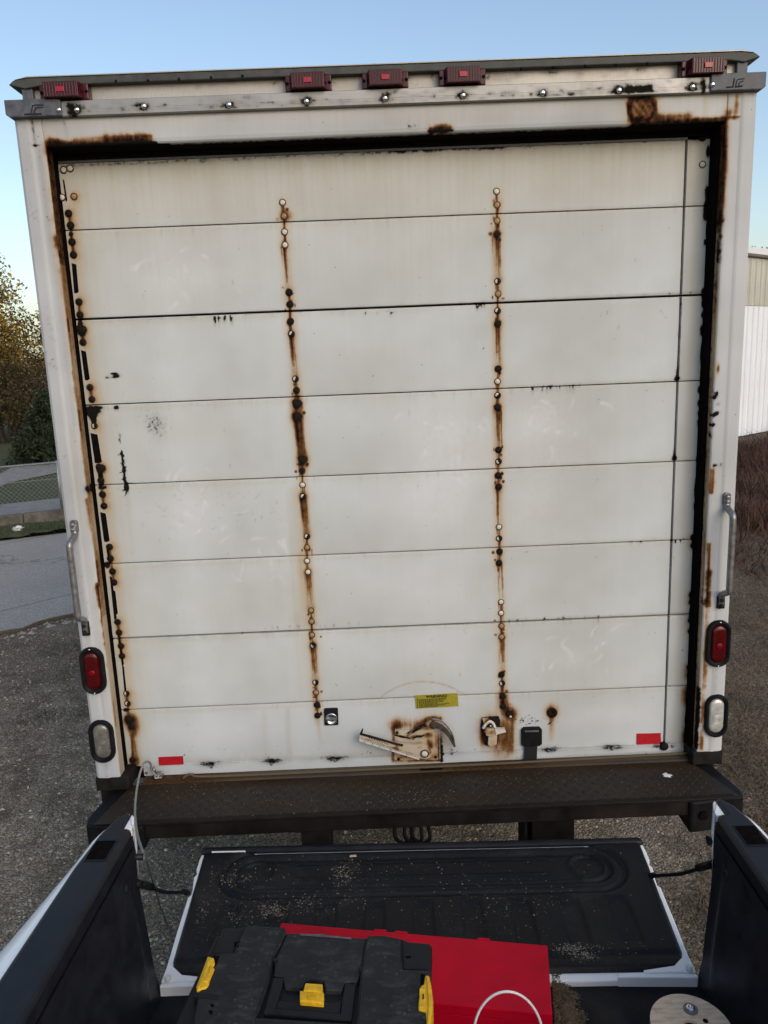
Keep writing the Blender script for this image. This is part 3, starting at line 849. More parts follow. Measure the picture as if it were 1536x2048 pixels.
# rivets of the three columns: photo x, y and kind (w white, r rusty, h half black, b black, k swollen black)
COL_L = [(140, 337, 'w'), (148, 393, 'r'), (137, 427, 'b'), (141, 451, 'b'), (144, 484, 'b'), (147, 510, 'b'), (158, 604, 'b'), (160, 630, 'b'), (163, 660, 'k'), (166, 685, 'b'),
         (180, 775, 'b'), (184, 799, 'b'), (189, 852, 'h'), (201, 937, 'k'), (202, 961, 'b'), (205, 989, 'b'), (208, 1012, 'b'), (219, 1094, 'b'), (221, 1117, 'b'),
         (225, 1143, 'b'), (228, 1165, 'b'), (235, 1244, 'b'), (238, 1265, 'b'), (242, 1292, 'b'), (244, 1312, 'b'), (253, 1387, 'h'), (255, 1407, 'h'), (258, 1440, 'k'), (263, 1454, 'b'), (265, 1520, 'b'), (266, 1540, 'b')]
COL_M = [(565, 405, 'w'), (568, 432, 'r'), (569, 464, 'w'), (570, 490, 'w'), (578, 585, 'b'), (580, 609, 'b'), (581, 643, 'b'), (583, 668, 'h'), (591, 758, 'h'), (593, 781, 'b'), (594, 808, 'k'), (594, 834, 'k'),
         (605, 920, 'k'), (604, 942, 'b'), (605, 970, 'w'), (606, 993, 'h'), (614, 1073, 'h'), (614, 1095, 'r'), (614, 1122, 'w'), (616, 1144, 'w'), (622, 1221, 'r'), (623, 1243, 'r'), (624, 1270, 'r'), (626, 1291, 'h'),
         (631, 1365, 'h'), (632, 1385, 'r'), (634, 1410, 'b'), (635, 1431, 'b')]
COL_R = [(993, 383, 'w'), (994, 410, 'r'), (994, 442, 'r'), (993, 469, 'b'), (995, 563, 'h'), (996, 588, 'r'), (995, 622, 'h'), (995, 648, 'b'), (996, 738, 'b'), (995, 763, 'w'), (995, 791, 'h'), (995, 815, 'b'),
         (997, 900, 'b'), (997, 923, 'h'), (996, 951, 'b'), (997, 974, 'b'), (998, 1054, 'w'), (998, 1077, 'h'), (999, 1103, 'b'), (998, 1126, 'b'), (1002, 1204, 'w'), (1002, 1226, 'w'), (1003, 1252, 'r'), (1003, 1274, 'r'),
         (1003, 1349, 'b'), (1004, 1367, 'h'), (1005, 1393, 'b'), (1006, 1413, 'b')]
EDGE = [(1405, 275, 'b'), (1405, 329, 'w')]

D = Stains(YD)
# strength of the run below each group of four, from the photograph
for col in (COL_M, COL_R):
    for a, b in zip(col[:-1], col[1:]):                           # thin runs with hard edges
        gap = b[1] - a[1]
        for k in range(2 if gap < 50 else 7):
            o_ = rng.normal(0, 3.2); l_ = gap * rng.uniform(0.35, 1.0)
            D.line([(a[0] + o_, a[1] + 4), (a[0] + o_ + (b[0] - a[0]) * l_ / gap, a[1] + l_)], rng.uniform(0.8, 1.7), RU, rng.uniform(0.25, 0.65), rng.uniform(0.05, 0.3), 3, 0.5)
for px, py, k in COL_M + COL_R:                                   # flaked edges round the heads
    if k in 'bkr':
        for _ in range(4): D.blob(px + rng.normal(0, 7), py + rng.normal(0, 7), rng.uniform(1.5, 4), rng.uniform(1.5, 4), RU, rng.uniform(0.4, 0.9), 4)
runM = [0.42, 0.50, 0.95, 0.70, 0.58, 0.55, 0.0]; runR = [0.62, 0.52, 0.60, 0.42, 0.25, 0.42, 0.0]; runL = None
for col, runs in ((COL_M, runM), (COL_R, runR)):
    for i, (px, py, k) in enumerate(col):
        D.blob(px, py, 13, 14, RU, {'w': 0.06, 'r': 0.16, 'h': 0.15, 'b': 0.20, 'k': 0.55}[k])
        if k in 'k': D.blob(px, py, 11, 12, GR, 0.55, 3)
        if i + 1 < len(col):
            a, b = col[i], col[i + 1]; gap = b[1] - a[1]
            if gap < 50:
                D.line([a[:2], b[:2]], 5, RU, 0.20); D.line([a[:2], b[:2]], 11, RU, 0.10); D.line([a[:2], b[:2]], 1.8, RU, 0.55, jag=0.4)
            else:
                s = runs[i // 4]
                D.line([a[:2], (b[0], b[1] - 6)], 9.5, RU, s * 0.82, s * 0.56, 3.0, 0.08)
                D.line([a[:2], (a[0] + (b[0] - a[0]) * 0.7, a[1] + gap * 0.7)], 2.6, RU, s * 0.50, s * 0.10, 2)
                D.line([(a[0], a[1] + 2), (b[0], b[1])], 15, DI, s * 0.75, s * 0.5)
D.line([(594, 836), (602, 915)], 4.5, RU, 0.70, 0.50); D.line([(592, 800), (606, 925)], 12, RU, 0.30, 0.28); D.line([(594, 838), (598, 880)], 2.2, GR, 0.5, 0.1)
D.line([(606, 998), (612, 1066)], 4, RU, 0.65, 0.30)
D.line([(596, 990), (606, 1240)], 20, DI, 0.55, 0.45, 3); D.line([(606, 1240), (616, 1400)], 24, DI, 0.40, 0.15, 3)
D.line([(600, 1110), (607, 1215)], 7, RU, 0.22, 0.14); D.line([(575, 1420), (578, 1520)], 5, DI, 0.4, 0.3); D.line([(528, 1425), (531, 1515)], 6, DI, 0.25, 0.2)
D.line([(635, 1438), (641, 1488)], 5, RU, 0.32, 0.10); D.line([(1000, 700), (1010, 860)], 3, DI, 0.5, 0.1)
D.blob(572, 432, 12, 9, RU, 0.6)
for px, py, k in COL_L[1:]:
    D.blob(px + 2, py, 10, 11, RU, 0.36 if k != 'k' else 0.9); D.blob(px + 6, py + 3, 17, 15, DI, 0.35)
for a, b in zip(COL_L[1:-1], COL_L[2:]):
    if b[1] - a[1] < 34: D.line([a[:2], b[:2]], 5, RU, 0.30, jag=0.3); D.line([a[:2], b[:2]], 2, RU, 0.6, jag=0.5)
    D.line([(a[0] + 10, a[1]), (b[0] + 10, b[1])], 10, DI, 0.42); D.line([(a[0] + 6, a[1]), (b[0] + 6, b[1])], 8, RU, 0.12)
for px, py, rx, rz, a in ((183, 822, 20, 12, 1), (160, 645, 5, 6, 1), (142, 468, 5, 5, 0.9), (197, 815, 12, 3.5, 0.9), (163, 662, 9, 12, 1), (258, 1440, 11, 12, 0.7), (205, 975, 11, 5, 0.9), (214, 1130, 7, 7, 1), (252, 1420, 7, 5, 0.9), (187, 838, 7, 16, 0.9)):
    D.blob(px, py, rx, rz, GR, a, 3)
D.blob(262, 1442, 17, 16, RU, 0.9); D.blob(268, 1460, 12, 14, RU, 0.6); D.line([(264, 1462), (274, 1525)], 7, RU, 0.5, 0.45); D.line([(264, 1465), (266, 1530)], 2.5, RU, 0.8, jag=0.4); D.blob(267, 1532, 11, 18, RU, 0.7)
# seams of the door: left and right ends, photo pixels
SEAMS = [((135, 467), (1410, 405), 0.0014, 0.16), ((160, 645), (1403, 583), 0.0055, 1.0), ((185, 815), (1395, 756), 0.0016, 0.34), ((205, 974), (1389, 917), 0.0014, 0.26), ((220, 1132), (1386, 1074), 0.0015, 0.28), ((240, 1281), (1384, 1224), 0.0045, 0.9), ((254, 1421), (1378, 1369), 0.0019, 0.34)]
for (a, b, g, dk) in SEAMS:
    D.line([a, b], 2.0, GR, 0.34 * dk, jag=0.9); D.line([(a[0], a[1] + 5), (b[0], b[1] + 5)], 6, DI, 0.22 + 0.1 * dk, jag=0.7)
    for k in range(70):
        t = rng.random(); px = a[0] + (b[0] - a[0]) * t; py = a[1] + (b[1] - a[1]) * t; ln = rng.uniform(6, 26)
        D.line([(px, py + 1), (px + 0.8, py + ln)], rng.uniform(0.8, 1.8), GR if rng.random() < 0.35 else DI, rng.uniform(0.1, 0.38), 0.0)
for x0, x1, y0, n, ln in ((1062, 1165, 773, 40, 22), (425, 470, 634, 22, 24), (950, 970, 610, 12, 18), (1255, 1290, 1083, 16, 10), (730, 790, 625, 10, 10), (1345, 1372, 1080, 14, 9), (1000, 1200, 1240, 18, 22), (520, 720, 1255, 16, 14)):
    for k in range(n):
        px = rng.uniform(x0, x1); py = y0 - (px - x0) * 0.047 + rng.uniform(-2, 3)
        D.line([(px, py), (px + rng.normal(0, 1.5), py + rng.uniform(0.3, 1) * ln)], rng.uniform(0.8, 1.6), GR, rng.uniform(0.35, 0.85), 0.05)
# scuffs
for px, py, rx, rz, a in ((228, 747, 9, 2.6, 0.9), (233, 751, 10, 2.4, 0.8), (230, 755, 9, 2.4, 0.8), (215, 755, 5, 2.4, 0.85), (233, 815, 6, 5, 0.85), (310, 845, 16, 14, 0.27), (316, 860, 14, 22, 0.16), (252, 972, 5, 10, 1.0), (249, 955, 3.5, 8, 0.8), (250, 940, 3, 7, 0.7), (254, 980, 3, 7, 0.7), (243, 905, 2.5, 5, 0.5), (239, 880, 3, 4, 0.6), (241, 885, 2, 3, 0.6), (246, 930, 2, 5, 0.6), (485, 1266, 2, 3, 0.7), (818, 825, 2, 8, 0.3), (1405, 275, 8, 8, 0.5)):
    D.blob(px, py, rx, rz, GR, a, 2.5)
for k in range(120):
    px, py = 312 + rng.normal(0, 14), 850 + rng.normal(0, 16); D.line([(px, py), (px + rng.normal(0, 2), py + rng.normal(0, 3))], 1.0, GR, rng.uniform(0.15, 0.5))
for k in range(60):
    py = rng.uniform(905, 990); px = 243 + (py - 905) * 0.11; D.line([(px + rng.normal(0, 1.5), py), (px + rng.normal(0, 5) * (py / 950) ** 3, py + rng.normal(0, 3))], 1.1, GR, rng.uniform(0.3, 0.9))
D.line([(254, 985), (262, 1080), (270, 1160)], 4, GR, 0.16, 0.03); D.line([(240, 870), (249, 950)], 2.2, GR, 0.5, 0.6, jag=1.4)
for k in range(60):
    px, py = rng.uniform(280, 560), rng.uniform(980, 1060); D.line([(px, py), (px + rng.normal(0, 6), py + rng.normal(0, 5))], 0.8, GR, rng.uniform(0.1, 0.45))
for k in range(90):
    px, py = rng.uniform(240, 1370), rng.uniform(340, 1500); D.line([(px, py), (px + rng.normal(0, 2.5), py + rng.normal(0, 5))], 0.8, GR, rng.uniform(0.15, 0.6))
for px, py, rx, rz, a in ((900, 900, 90, 110, 0.55), (1085, 850, 60, 60, 0.6), (1080, 1000, 60, 80, 0.35), (850, 1010, 90, 70, 0.4), (390, 555, 110, 40, 0.35), (830, 1190, 120, 60, 0.35), (380, 1020, 60, 50, 0.4), (880, 1300, 80, 40, 0.25), (1130, 1320, 50, 30, 0.3), (430, 1460, 150, 35, 0.5), (1220, 1430, 110, 30, 0.45)):
    D.blob(px, py, rx, rz, CL, a * 0.55)
for k in range(70):                                           # faint arcs left by wiping and knocks
    px, py = [(385, 1010, 50), (500, 1130, 45), (900, 900, 90), (1090, 850, 60), (360, 560, 80), (1180, 1310, 60)][k % 6][:2]
    px += rng.normal(0, 45); py += rng.normal(0, 32); a0 = rng.uniform(0, 6.28); r_ = rng.uniform(12, 40)
    D.line([(px + r_ * math.cos(a0 + t), py + r_ * math.sin(a0 + t)) for t in np.linspace(0, rng.uniform(0.5, 1.4), 5)], rng.uniform(1.8, 4.0), CL, rng.uniform(0.2, 0.55), 0.05)
for k in range(26):
    px, py = rng.uniform(250, 1330), rng.uniform(450, 1480); D.blob(px, py, rng.uniform(40, 120), rng.uniform(20, 60), DI, rng.uniform(0.05, 0.16))
# grime gathering towards the left and right ends of the door
D.line([(140, 420), (262, 1500)], 45, DI, 0.26); D.line([(1398, 320), (1365, 1480)], 26, DI, 0.30)
# rub mark of the lever end
D.line([(848 - 133 * math.cos(a) + 0 * 1.0, 1495 - 131 * math.sin(a)) for a in np.radians(np.arange(50, 128, 4))], 1.2, RU, 0.34, 0.42)
D.line([(848 - 133 * math.cos(a), 1493 - 131 * math.sin(a)) for a in np.radians(np.arange(52, 126, 4))], 1.3, GR, 0.22, 0.24)
D.line([(925, 1384), (935, 1393)], 1.2, GR, 0.5, 0.2)
# tan weathering of the top panels and rust round the hardware
D.line([(125, 335), (1400, 275)], 34, DI, 0.52); D.line([(130, 400), (1400, 340)], 75, DI, 0.38); D.line([(140, 520), (900, 480)], 50, DI, 0.12)
D.line([(125, 332), (1400, 277)], 5, GR, 0.45, jag=0.5); D.line([(780, 296), (1000, 288)], 9, GR, 0.5, jag=0.6)
for px, py, rx, rz, a in ((792, 1452, 14, 14, 0.75), (800, 1448, 24, 16, 0.32), (835, 1448, 26, 12, 0.42), (862, 1440, 22, 12, 0.40), (880, 1470, 18, 26, 0.25), (982, 1455, 24, 30, 0.85), (1000, 1480, 26, 26, 0.45), (968, 1478, 10, 20, 0.6), (1012, 1420, 12, 12, 0.6), (1022, 1428, 15, 16, 0.75), (1104, 1423, 15, 17, 0.75), (1006, 1400, 13, 22, 0.5)):
    D.blob(px, py, rx, rz, RU, a)
D.line([(1104, 1430), (1103, 1478)], 7.5, RU, 0.50, 0.20, 3); D.line([(1004, 1460), (1006, 1505)], 26, RU, 0.42, 0.30, 3); D.line([(1026, 1430), (1022, 1500)], 7, RU, 0.45, 0.4)
D.line([(786, 1455), (786, 1520)], 3.5, RU, 0.5, 0.7, jag=0.7); D.line([(882, 1460), (883, 1522)], 4, GR, 0.55, 0.8, jag=0.8); D.line([(822, 1462), (858, 1436), (880, 1438)], 5, RU, 0.55, jag=0.6); D.line([(895, 1462), (905, 1500)], 3, GR, 0.35, 0.2, jag=0.8); D.blob(862, 1424, 30, 10, DI, 0.5); D.blob(905, 1500, 24, 16, GR, 0.3, 2); D.blob(890, 1480, 16, 30, DI, 0.6); D.blob(1020, 1430, 8, 9, GR, 0.9, 3)
for k in range(60): D.blob(rng.normal(1062, 24), 1442 + rng.normal(0, 6), 1.4, 1.4, GR, rng.uniform(0.4, 1.0), 4)
for k in range(46): D.blob(rng.uniform(280, 1370), 1505 + rng.normal(0, 8), 1.6, 1.6, GR, rng.uniform(0.3, 0.9), 4)
for px in (420, 545, 672, 1100, 1225, 1326): D.blob(px, 1527 - (px - 420) * 0.042, 26, 7, GR, 0.62, 2.2)
D.line([(285, 1528), (1380, 1488)], 4, GR, 0.22, jag=1.0); D.line([(380, 1520), (790, 1508)], 7, DI, 0.35, jag=0.9)
for k in range(26): D.blob(rng.uniform(800, 1080), 830 + rng.normal(0, 45), 1.5, 5, GR, 0.12)
# dirty joint of the end panels and the right edge
for px, py in ((1354, 757), (1349, 916)): D.blob(px, py, 6, 6, GR, 1, 3); D.blob(px, py - 8, 3, 10, GR, 0.8, 2)
D.line([(1372, 300), (1328, 1490)], 1.6, GR, 0.35, jag=0.8); D.line([(1362, 600), (1356, 740)], 2.4, GR, 0.6, 0.3, jag=1.2)
for k in range(46):
    py = rng.uniform(290, 1500); t = (py - 275) / 1220; px = 1415 - 40 * t
    D.blob(px + 2, py, rng.uniform(2.5, 6), rng.uniform(6, 16), GR, 0.95, 3)
for py in (1075, 1090, 1190, 1205, 1240, 1262, 1335, 1352, 1385, 1400, 1470, 1490): D.blob(1414 - 40 * (py - 275) / 1220, py, 8, 9, GR, 1, 3); D.blob(1410 - 40 * (py - 275) / 1220, py, 13, 14, RU, 0.4 if py > 1300 else 0.2)
D.line([(1372, 1375), (1368, 1480)], 8, RU, 0.32, 0.30)


DOOR = empty('roll_up_door', (0, YD, 2.0), parent=TR)
XL, XS, XR = -1.130, 1.029, 1.111
zt = [3.199]; zb = []; gaps = []
for (a, b, g, dk) in SEAMS:
    z = (aty(*a, YD)[2] + aty(*b, YD)[2]) / 2; zb.append(z + g / 2); zt.append(z - g / 2)
zb.append(0.938)


FINE = [(-1.13, -0.99)] + [(c_ - 0.045, c_ + 0.045) for c_ in (np.mean([aty(a, b, YD)[0] for a, b, _ in COL_M]), np.mean([aty(a, b, YD)[0] for a, b, _ in COL_R]))]


def panel(x0, x1, z0, z1, nx):
    xs = [x0, x0 + 0.0015]                                    # closer grid where the rust runs are
    while xs[-1] < x1 - 0.004:
        xs.append(min(x1 - 0.0015, xs[-1] + (0.0022 if any(a < xs[-1] < b for a, b in FINE) else 0.006)))
    xs = np.array(xs + [x1])
    zs = np.concatenate([[z0], np.linspace(z0 + 0.0015, z1 - 0.0015, max(3, int((z1 - z0) / 0.005))), [z1]])

    def fn(U, W):
        y = np.full(len(U), YD)
        e = (U < x0 + 1e-6) | (U > x1 - 1e-6) | (W < z0 + 1e-6) | (W > z1 - 1e-6)
        y = np.where(e, YD + 0.014, y)
        y = y + 0.0022 * np.exp(-(z1 - W) / 0.005) + 0.0010 * np.exp(-(W - z0) / 0.004)      # folded edges of each section
        y = y - 0.0012 * np.sin(U * 2.1 + W * 1.3) * np.sin(W * 3.7 + U)      # oil canning of the thin skin
        return np.stack([U, y, W], 1)
    return grid(xs, zs, fn)


for z1, z0 in zip(zt, zb):
    obj('door_panel', panel(XL, XS - 0.002, z0, z1, 356), M_PAINT, DOOR, smooth=False, wear=D)
    obj('end_panel', panel(XS + 0.0025, XR, z0, z1, 14), M_PAINT, DOOR, wear=D)
obj('door_core', box(XL - 0.03, XR + 0.03, YD + 0.016, YD + 0.045, 0.90, 3.26), M_GAP, DOOR)

# left edge slots rusted through, each a strip let into the skin
for (x0, y0, x1, y1, w_) in ((127, 358, 133, 402, 3), (148, 526, 153, 586, 9), (167, 700, 175, 760, 10), (188, 866, 197, 926, 14), (200, 935, 203, 972, 10), (206, 1024, 214, 1083, 11), (215, 1095, 220, 1128, 5), (229, 1180, 234, 1228, 3.5), (222, 1152, 231, 1238, 5), (237, 1268, 246, 1330, 4.5), (246, 1330, 251, 1382, 4)):
    o = obj('rusted_slot', pxprism([(x0 - w_ / 2, y0), (x0 + w_ / 2, y0 + 3), (x1 + w_ / 2, y1 - 2), (x1, y1 + 1), (x1 - w_ / 2, y1)], YD - 0.0012, YD + 0.01, YD), M_GAP, DOOR)

# rivets
def rivet(kind):
    r = {'w': 0.0105, 'r': 0.0105, 'h': 0.0105, 'b': 0.0110, 'k': 0.0155}[kind]
    ring, f1 = lathe_y((0, 0, 0), [(r * 1.22, 0.004), (r * 1.20, -0.0012), (r * 1.0, -0.0022), (r * 0.9, -0.0008), (r * 0.88, 0.004)], 14)
    dome, f2 = lathe_y((0, 0, 0), [(r * 0.9, 0.002), (r * 0.86, -0.0014), (r * 0.6, -0.0030), (r * 0.22, -0.0036)], 14)
    V, F = join((ring, f1), (dome, f2))
    if kind == 'k':
        V = V * (1 + 0.12 * np.sin(np.arctan2(V[:, 2], V[:, 0]) * 3 + 1)[:, None] * np.array([1, 0, 1]))
    a, b = {'w': (M_RING, M_RIVW), 'r': (M_RING, M_RIVR), 'h': (M_RIVB, M_RIVB), 'b': (M_RIVB, M_RIVB), 'k': (M_RIVB, M_RIVB)}[kind]
    fm = [0] * len(f1) + [1] * len(f2)
    mats = [a, b]
    if kind == 'h':                                    # paint left on one side of the head
        mats.append(M_RIVW); n = len(f1); v = np.asarray(V)
        for i, p in enumerate(F[n:]):
            c = v[p].mean(0)
            if len(p) == 4 and c[0] < -0.001 and c[2] > -0.005: fm[n + i] = 2
            if len(p) > 4 and i == len(f2) - 2: fm[n + i] = 2
    return (V, F), mats, fm


PROTO = {}
for px, py, k in COL_L + COL_M + COL_R + EDGE + [(124, 395, 'w'), (127, 340, 'w')]:
    q = aty(px, py, YD)
    if k not in PROTO:
        geo, mats, fm = rivet(k); geo = (np.asarray(geo[0]) + q, geo[1])
        PROTO[k] = obj('rivet', geo, mats, DOOR, smooth=True, fm=fm); off = WORG[PROTO[k].name] - q; PROTO[k + 'o'] = off
    else:
        clone(PROTO[k], q + PROTO[k + 'o'], DOOR, rot=(0, rng.uniform(-0.8, 0.8), 0) if k in 'hb' else None)

# bottom rail of the door with its screws
RS = Stains(YD - 0.01); RS.it = D.it
obj('bottom_rail', grid(np.linspace(-1.065, 1.105, 400), [0.9, 0.901, 0.908, 0.916, 0.924, 0.932, 0.9395, 0.9405], lambda U, W: np.stack([U, np.where((W < 0.9005) | (W > 0.940), YD + 0.002, YD - 0.008), W], 1)), M_PAINT, DOOR, wear=D)
sc0 = None
for px, py in ((423, 1534), (543, 1528), (670, 1521), (1097, 1502), (1225, 1498), (293, 1546), (1345, 1493)):
    q = aty(px, py, YD - 0.009)
    if sc0 is None:
        sc0 = obj('screw', lathe_y(q, [(0.0062, 0.002), (0.006, -0.0015), (0.004, -0.0032), (0.0012, -0.0036)], 10), M_DULL, DOOR, smooth=True); so = WORG[sc0.name] - q
    else: clone(sc0, q + so, DOOR)
b = aty(1328, 1493, YD - 0.012)
obj('joint_bolt', lathe_y(b, [(0.017, 0.008), (0.017, -0.004), (0.012, -0.010), (0.004, -0.011)], 10), M_RIVB, DOOR, smooth=True)

# stickers
for px0, py0, px1, py1, px2, py2, px3, py3 in ((317, 1514, 366, 1512, 368, 1534, 319, 1536), (1273, 1467, 1321, 1466, 1322, 1490, 1273, 1491)):
    obj('reflector_tape', pxprism([(px0, py0), (px1, py1), (px2, py2), (px3, py3)], YD - 0.0025, YD + 0.002, YD), M_REDTAPE, DOOR)
LB = [(830, 1391), (915, 1386), (917, 1412), (832, 1417)]
lab = obj('warning_label', pxprism(LB, YD - 0.0018, YD + 0.002, YD), M_YELLOW, DOOR)
l0, l1, l2, l3 = [aty(a, b_, YD) for a, b_ in LB]; ex = l1 - l0; ez = l3 - l0


def lpt(u, v): return l0 + ex * u + ez * v


bars = []
for r_ in range(8):                                          # rows of small print, too small to read
    v0 = 0.30 + r_ * 0.083; u = 0.075; end = [0.74, 0.70, 0.66, 0.66, 0.52, 0.78, 0.68, 0.50][r_]
    while u < end:
        w_ = rng.uniform(0.012, 0.055); a, b_ = lpt(u, v0), lpt(min(u + w_, end), v0 + 0.048)
        bars.append(box(a[0], b_[0], YD - 0.0026, YD - 0.0019, min(a[2], b_[2]), max(a[2], b_[2]))); u += w_ + 0.013
a, b_ = lpt(0.04, 0.22), lpt(0.044, 0.95); bars.append(box(a[0], b_[0], YD - 0.0026, YD - 0.0019, b_[2], a[2]))
ink = obj('small_print', join(*bars), M_INK, DOOR)
ink.parent = lab; ink.location = WORG[ink.name] - WORG[lab.name]


def text(name, s, pos, size, mat, parent, rot=(math.pi / 2, 0, 0), depth=0.0004, shear=0.0, bold=0.0, sx=1.0):
    cu = bpy.data.curves.new(name, 'FONT'); cu.body = s; cu.size = size; cu.extrude = depth; cu.offset = bold; cu.shear = shear
    cu.align_x = 'CENTER'; cu.align_y = 'CENTER'
    t = bpy.data.objects.new(name, cu); COL.objects.link(t); dg = bpy.context.evaluated_depsgraph_get()
    me = bpy.data.meshes.new_from_object(t.evaluated_get(dg)); bpy.data.objects.remove(t); bpy.data.curves.remove(cu)
    o = bpy.data.objects.new(name, me); COL.objects.link(o); me.materials.clear(); me.materials.append(mat); o.rotation_euler = rot; o.scale = (sx, 1, 1)
    o.parent = parent; o.location = np.asarray(pos) - WORG[parent.name]; return o


q = lpt(0.5, 0.15); text('warning_lettering', 'WARNING!', (q[0], YD - 0.0024, q[2]), 0.0155, M_INK, lab, bold=0.0005, sx=1.05)

# lock cup and pull strap
c = aty(662, 1433, YD)
LK = empty('lock_cup', c, parent=TR)
obj('lock_plate', pxprism([(648, 1418), (650, 1416), (674, 1415), (676, 1417), (677, 1447), (675, 1449), (651, 1450), (649, 1448)], YD - 0.006, YD + 0.002, YD), M_TBOXD, LK, bev=0.0015)
q = aty(663, 1436, YD)
obj('cup', lathe_y(q, [(0.0235, -0.006), (0.0235, -0.0095), (0.0205, -0.0105), (0.018, -0.008), (0.012, -0.0065), (0.003, -0.006)], 22), M_CHROME, LK, smooth=True)
obj('cup_bar', box(q[0] - 0.019, q[0] + 0.019, YD - 0.0125, YD - 0.008, q[2] - 0.0045, q[2] + 0.0025), M_BARE, LK, bev=0.001)
c = aty(1062, 1475, YD); SB = empty('pull_strap', c, parent=TR)
obj('buckle', pxprism([(1042, 1458), (1047, 1453), (1078, 1452), (1083, 1457), (1083, 1486), (1078, 1490), (1046, 1491), (1042, 1487)], YD - 0.012, YD + 0.001, YD), M_BLACK, SB, bev=0.003)
obj('buckle_slot', pxprism([(1048, 1458.5), (1076, 1457.5), (1076, 1461), (1048, 1461.5)], YD - 0.0135, YD - 0.010, YD), M_DULL, SB, bev=0.0008)
st_ = []
e = [aty(1049, 1489, YD - 0.006), aty(1075, 1488, YD - 0.006), aty(1073, 1526, YD - 0.03), aty(1048, 1527, YD - 0.03)]
obj('webbing', zprism([(-.001, 0), (.001, 0), (.001, .001)], 0, 0.001) if False else join(([e[0], e[1], e[2], e[3], e[0] + (0, .004, 0), e[1] + (0, .004, 0), e[2] + (0, .004, 0), e[3] + (0, .004, 0)], [[0, 3, 2, 1], [4, 5, 6, 7], [0, 1, 5, 4], [1, 2, 6, 5], [2, 3, 7, 6], [3, 0, 4, 7]])), M_BLACK, SB)

# latch: base plate, lever, cam arm, hooked blade, pivot
HS = Stains(YD - 0.01)
HS.it = []
for px, py, rx, rz, a in ((794, 1465, 6, 7, 0.6), (797, 1515, 9, 9, 0.35), (833, 1514, 22, 8, 0.40), (871, 1512, 10, 10, 0.5), (868, 1490, 14, 14, 0.30), (852, 1450, 14, 9, 0.55), (866, 1446, 9, 9, 0.9), (830, 1470, 20, 6, 0.7), (860, 1487, 10, 10, 0.45), (838, 1485, 8, 5, 0.3)):
    HS.blob(px, py, rx, rz, RU, a)
for px, py, rx, rz, a in ((812, 1510, 16, 8, 0.45), (850, 1516, 14, 6, 0.55), (874, 1478, 6, 18, 0.4), (793, 1490, 5, 18, 0.5), (858, 1470, 12, 8, 0.6), (760, 1470, 16, 5, 0.16), (800, 1484, 18, 6, 0.12), (826, 1458, 8, 6, 0.4)): HS.blob(px, py, rx, rz, RU, a)
HS.line([(790, 1522), (878, 1521)], 2, RU, 0.7, jag=0.8); HS.line([(878, 1522), (878, 1465)], 2, RU, 0.8, jag=0.8); HS.line([(846, 1504), (862, 1494), (856, 1480)], 3, RU, 0.45, jag=0.5)
HS.line([(722, 1466), (840, 1503)], 2.2, GR, 0.55, jag=1.6); HS.line([(730, 1456), (826, 1478)], 2.5, GR, 0.9, jag=0.8)
HS.line([(815, 1466), (852, 1446)], 3, GR, 0.7, jag=1); HS.blob(838, 1470, 14, 7, GR, 0.9); HS.blob(866, 1448, 5, 5, GR, 0.8)
c = aty(840, 1488, YD); LT = empty('latch', c, parent=TR)


def fine(geo, step=0.004):
    """subdivide a prism's front so that wear marks show on it"""
    v, f = geo
    bm_me = bpy.data.meshes.new('tmp'); bm_me.from_pydata([tuple(p) for p in np.asarray(v)], [], [list(p) for p in f])
    import bmesh
    bm = bmesh.new(); bm.from_mesh(bm_me); bmesh.ops.triangulate(bm, faces=bm.faces[:])
    for _ in range(5):
        ed = [e_ for e_ in bm.edges if e_.calc_length() > step]
        if not ed: break
        bmesh.ops.subdivide_edges(bm, edges=ed, cuts=1)
        bmesh.ops.triangulate(bm, faces=[f_ for f_ in bm.faces if len(f_.verts) > 4])
    V = np.array([x.co for x in bm.verts]); bm.verts.index_update(); F = [[x.index for x in f_.verts] for f_ in bm.faces]
    bm.free(); bpy.data.meshes.remove(bm_me); return V, F


obj('base_plate', fine(pxprism([(790, 1458), (820, 1457), (822, 1470), (856, 1460), (872, 1462), (878, 1470), (879, 1520), (876, 1522), (792, 1524), (789, 1521)], YD - 0.011, YD + 0.001, YD)), M_HW, LT, wear=HS)
obj('keeper_plate', fine(pxprism([(789, 1500), (803, 1499), (814, 1508), (808, 1518), (800, 1514)], YD - 0.016, YD - 0.011, YD)), M_HW, LT, wear=HS)
for px, py in ((794, 1465), (797, 1518), (835, 1516), (871, 1514)):
    q = aty(px, py, YD - 0.011); obj('bolt', lathe_y(q, [(0.0062, 0.001), (0.006, -0.0025), (0.003, -0.003)], 10), M_RIVB, LT, smooth=True)
obj('cam_arm', fine(pxprism([(816, 1466), (826, 1458), (848, 1444), (860, 1437), (868, 1440), (872, 1449), (866, 1456), (852, 1458), (838, 1466), (822, 1472)], YD - 0.030, YD - 0.012, YD)), M_HW, LT, wear=HS)
out_ = [(859, 1438), (865, 1435.5), (874, 1437), (884, 1442), (894, 1451), (902, 1463), (907, 1474), (909.5, 1484), (906, 1485), (901, 1477), (895, 1466), (887, 1457), (878, 1450), (868, 1447), (861, 1445)]
obj('hooked_blade', pxprism(out_, YD - 0.040, YD - 0.030, YD), M_BLADE, LT, bev=0.002)
obj('hooked_blade_rim', tube(smooth_path([aty(a, b_, YD - 0.04) for a, b_ in ((862, 1438), (874, 1439), (886, 1445), (897, 1456), (905, 1470), (908, 1482))], 4), 0.0035, 6), M_DULL, LT, smooth=True)
YLV = YD - 0.048
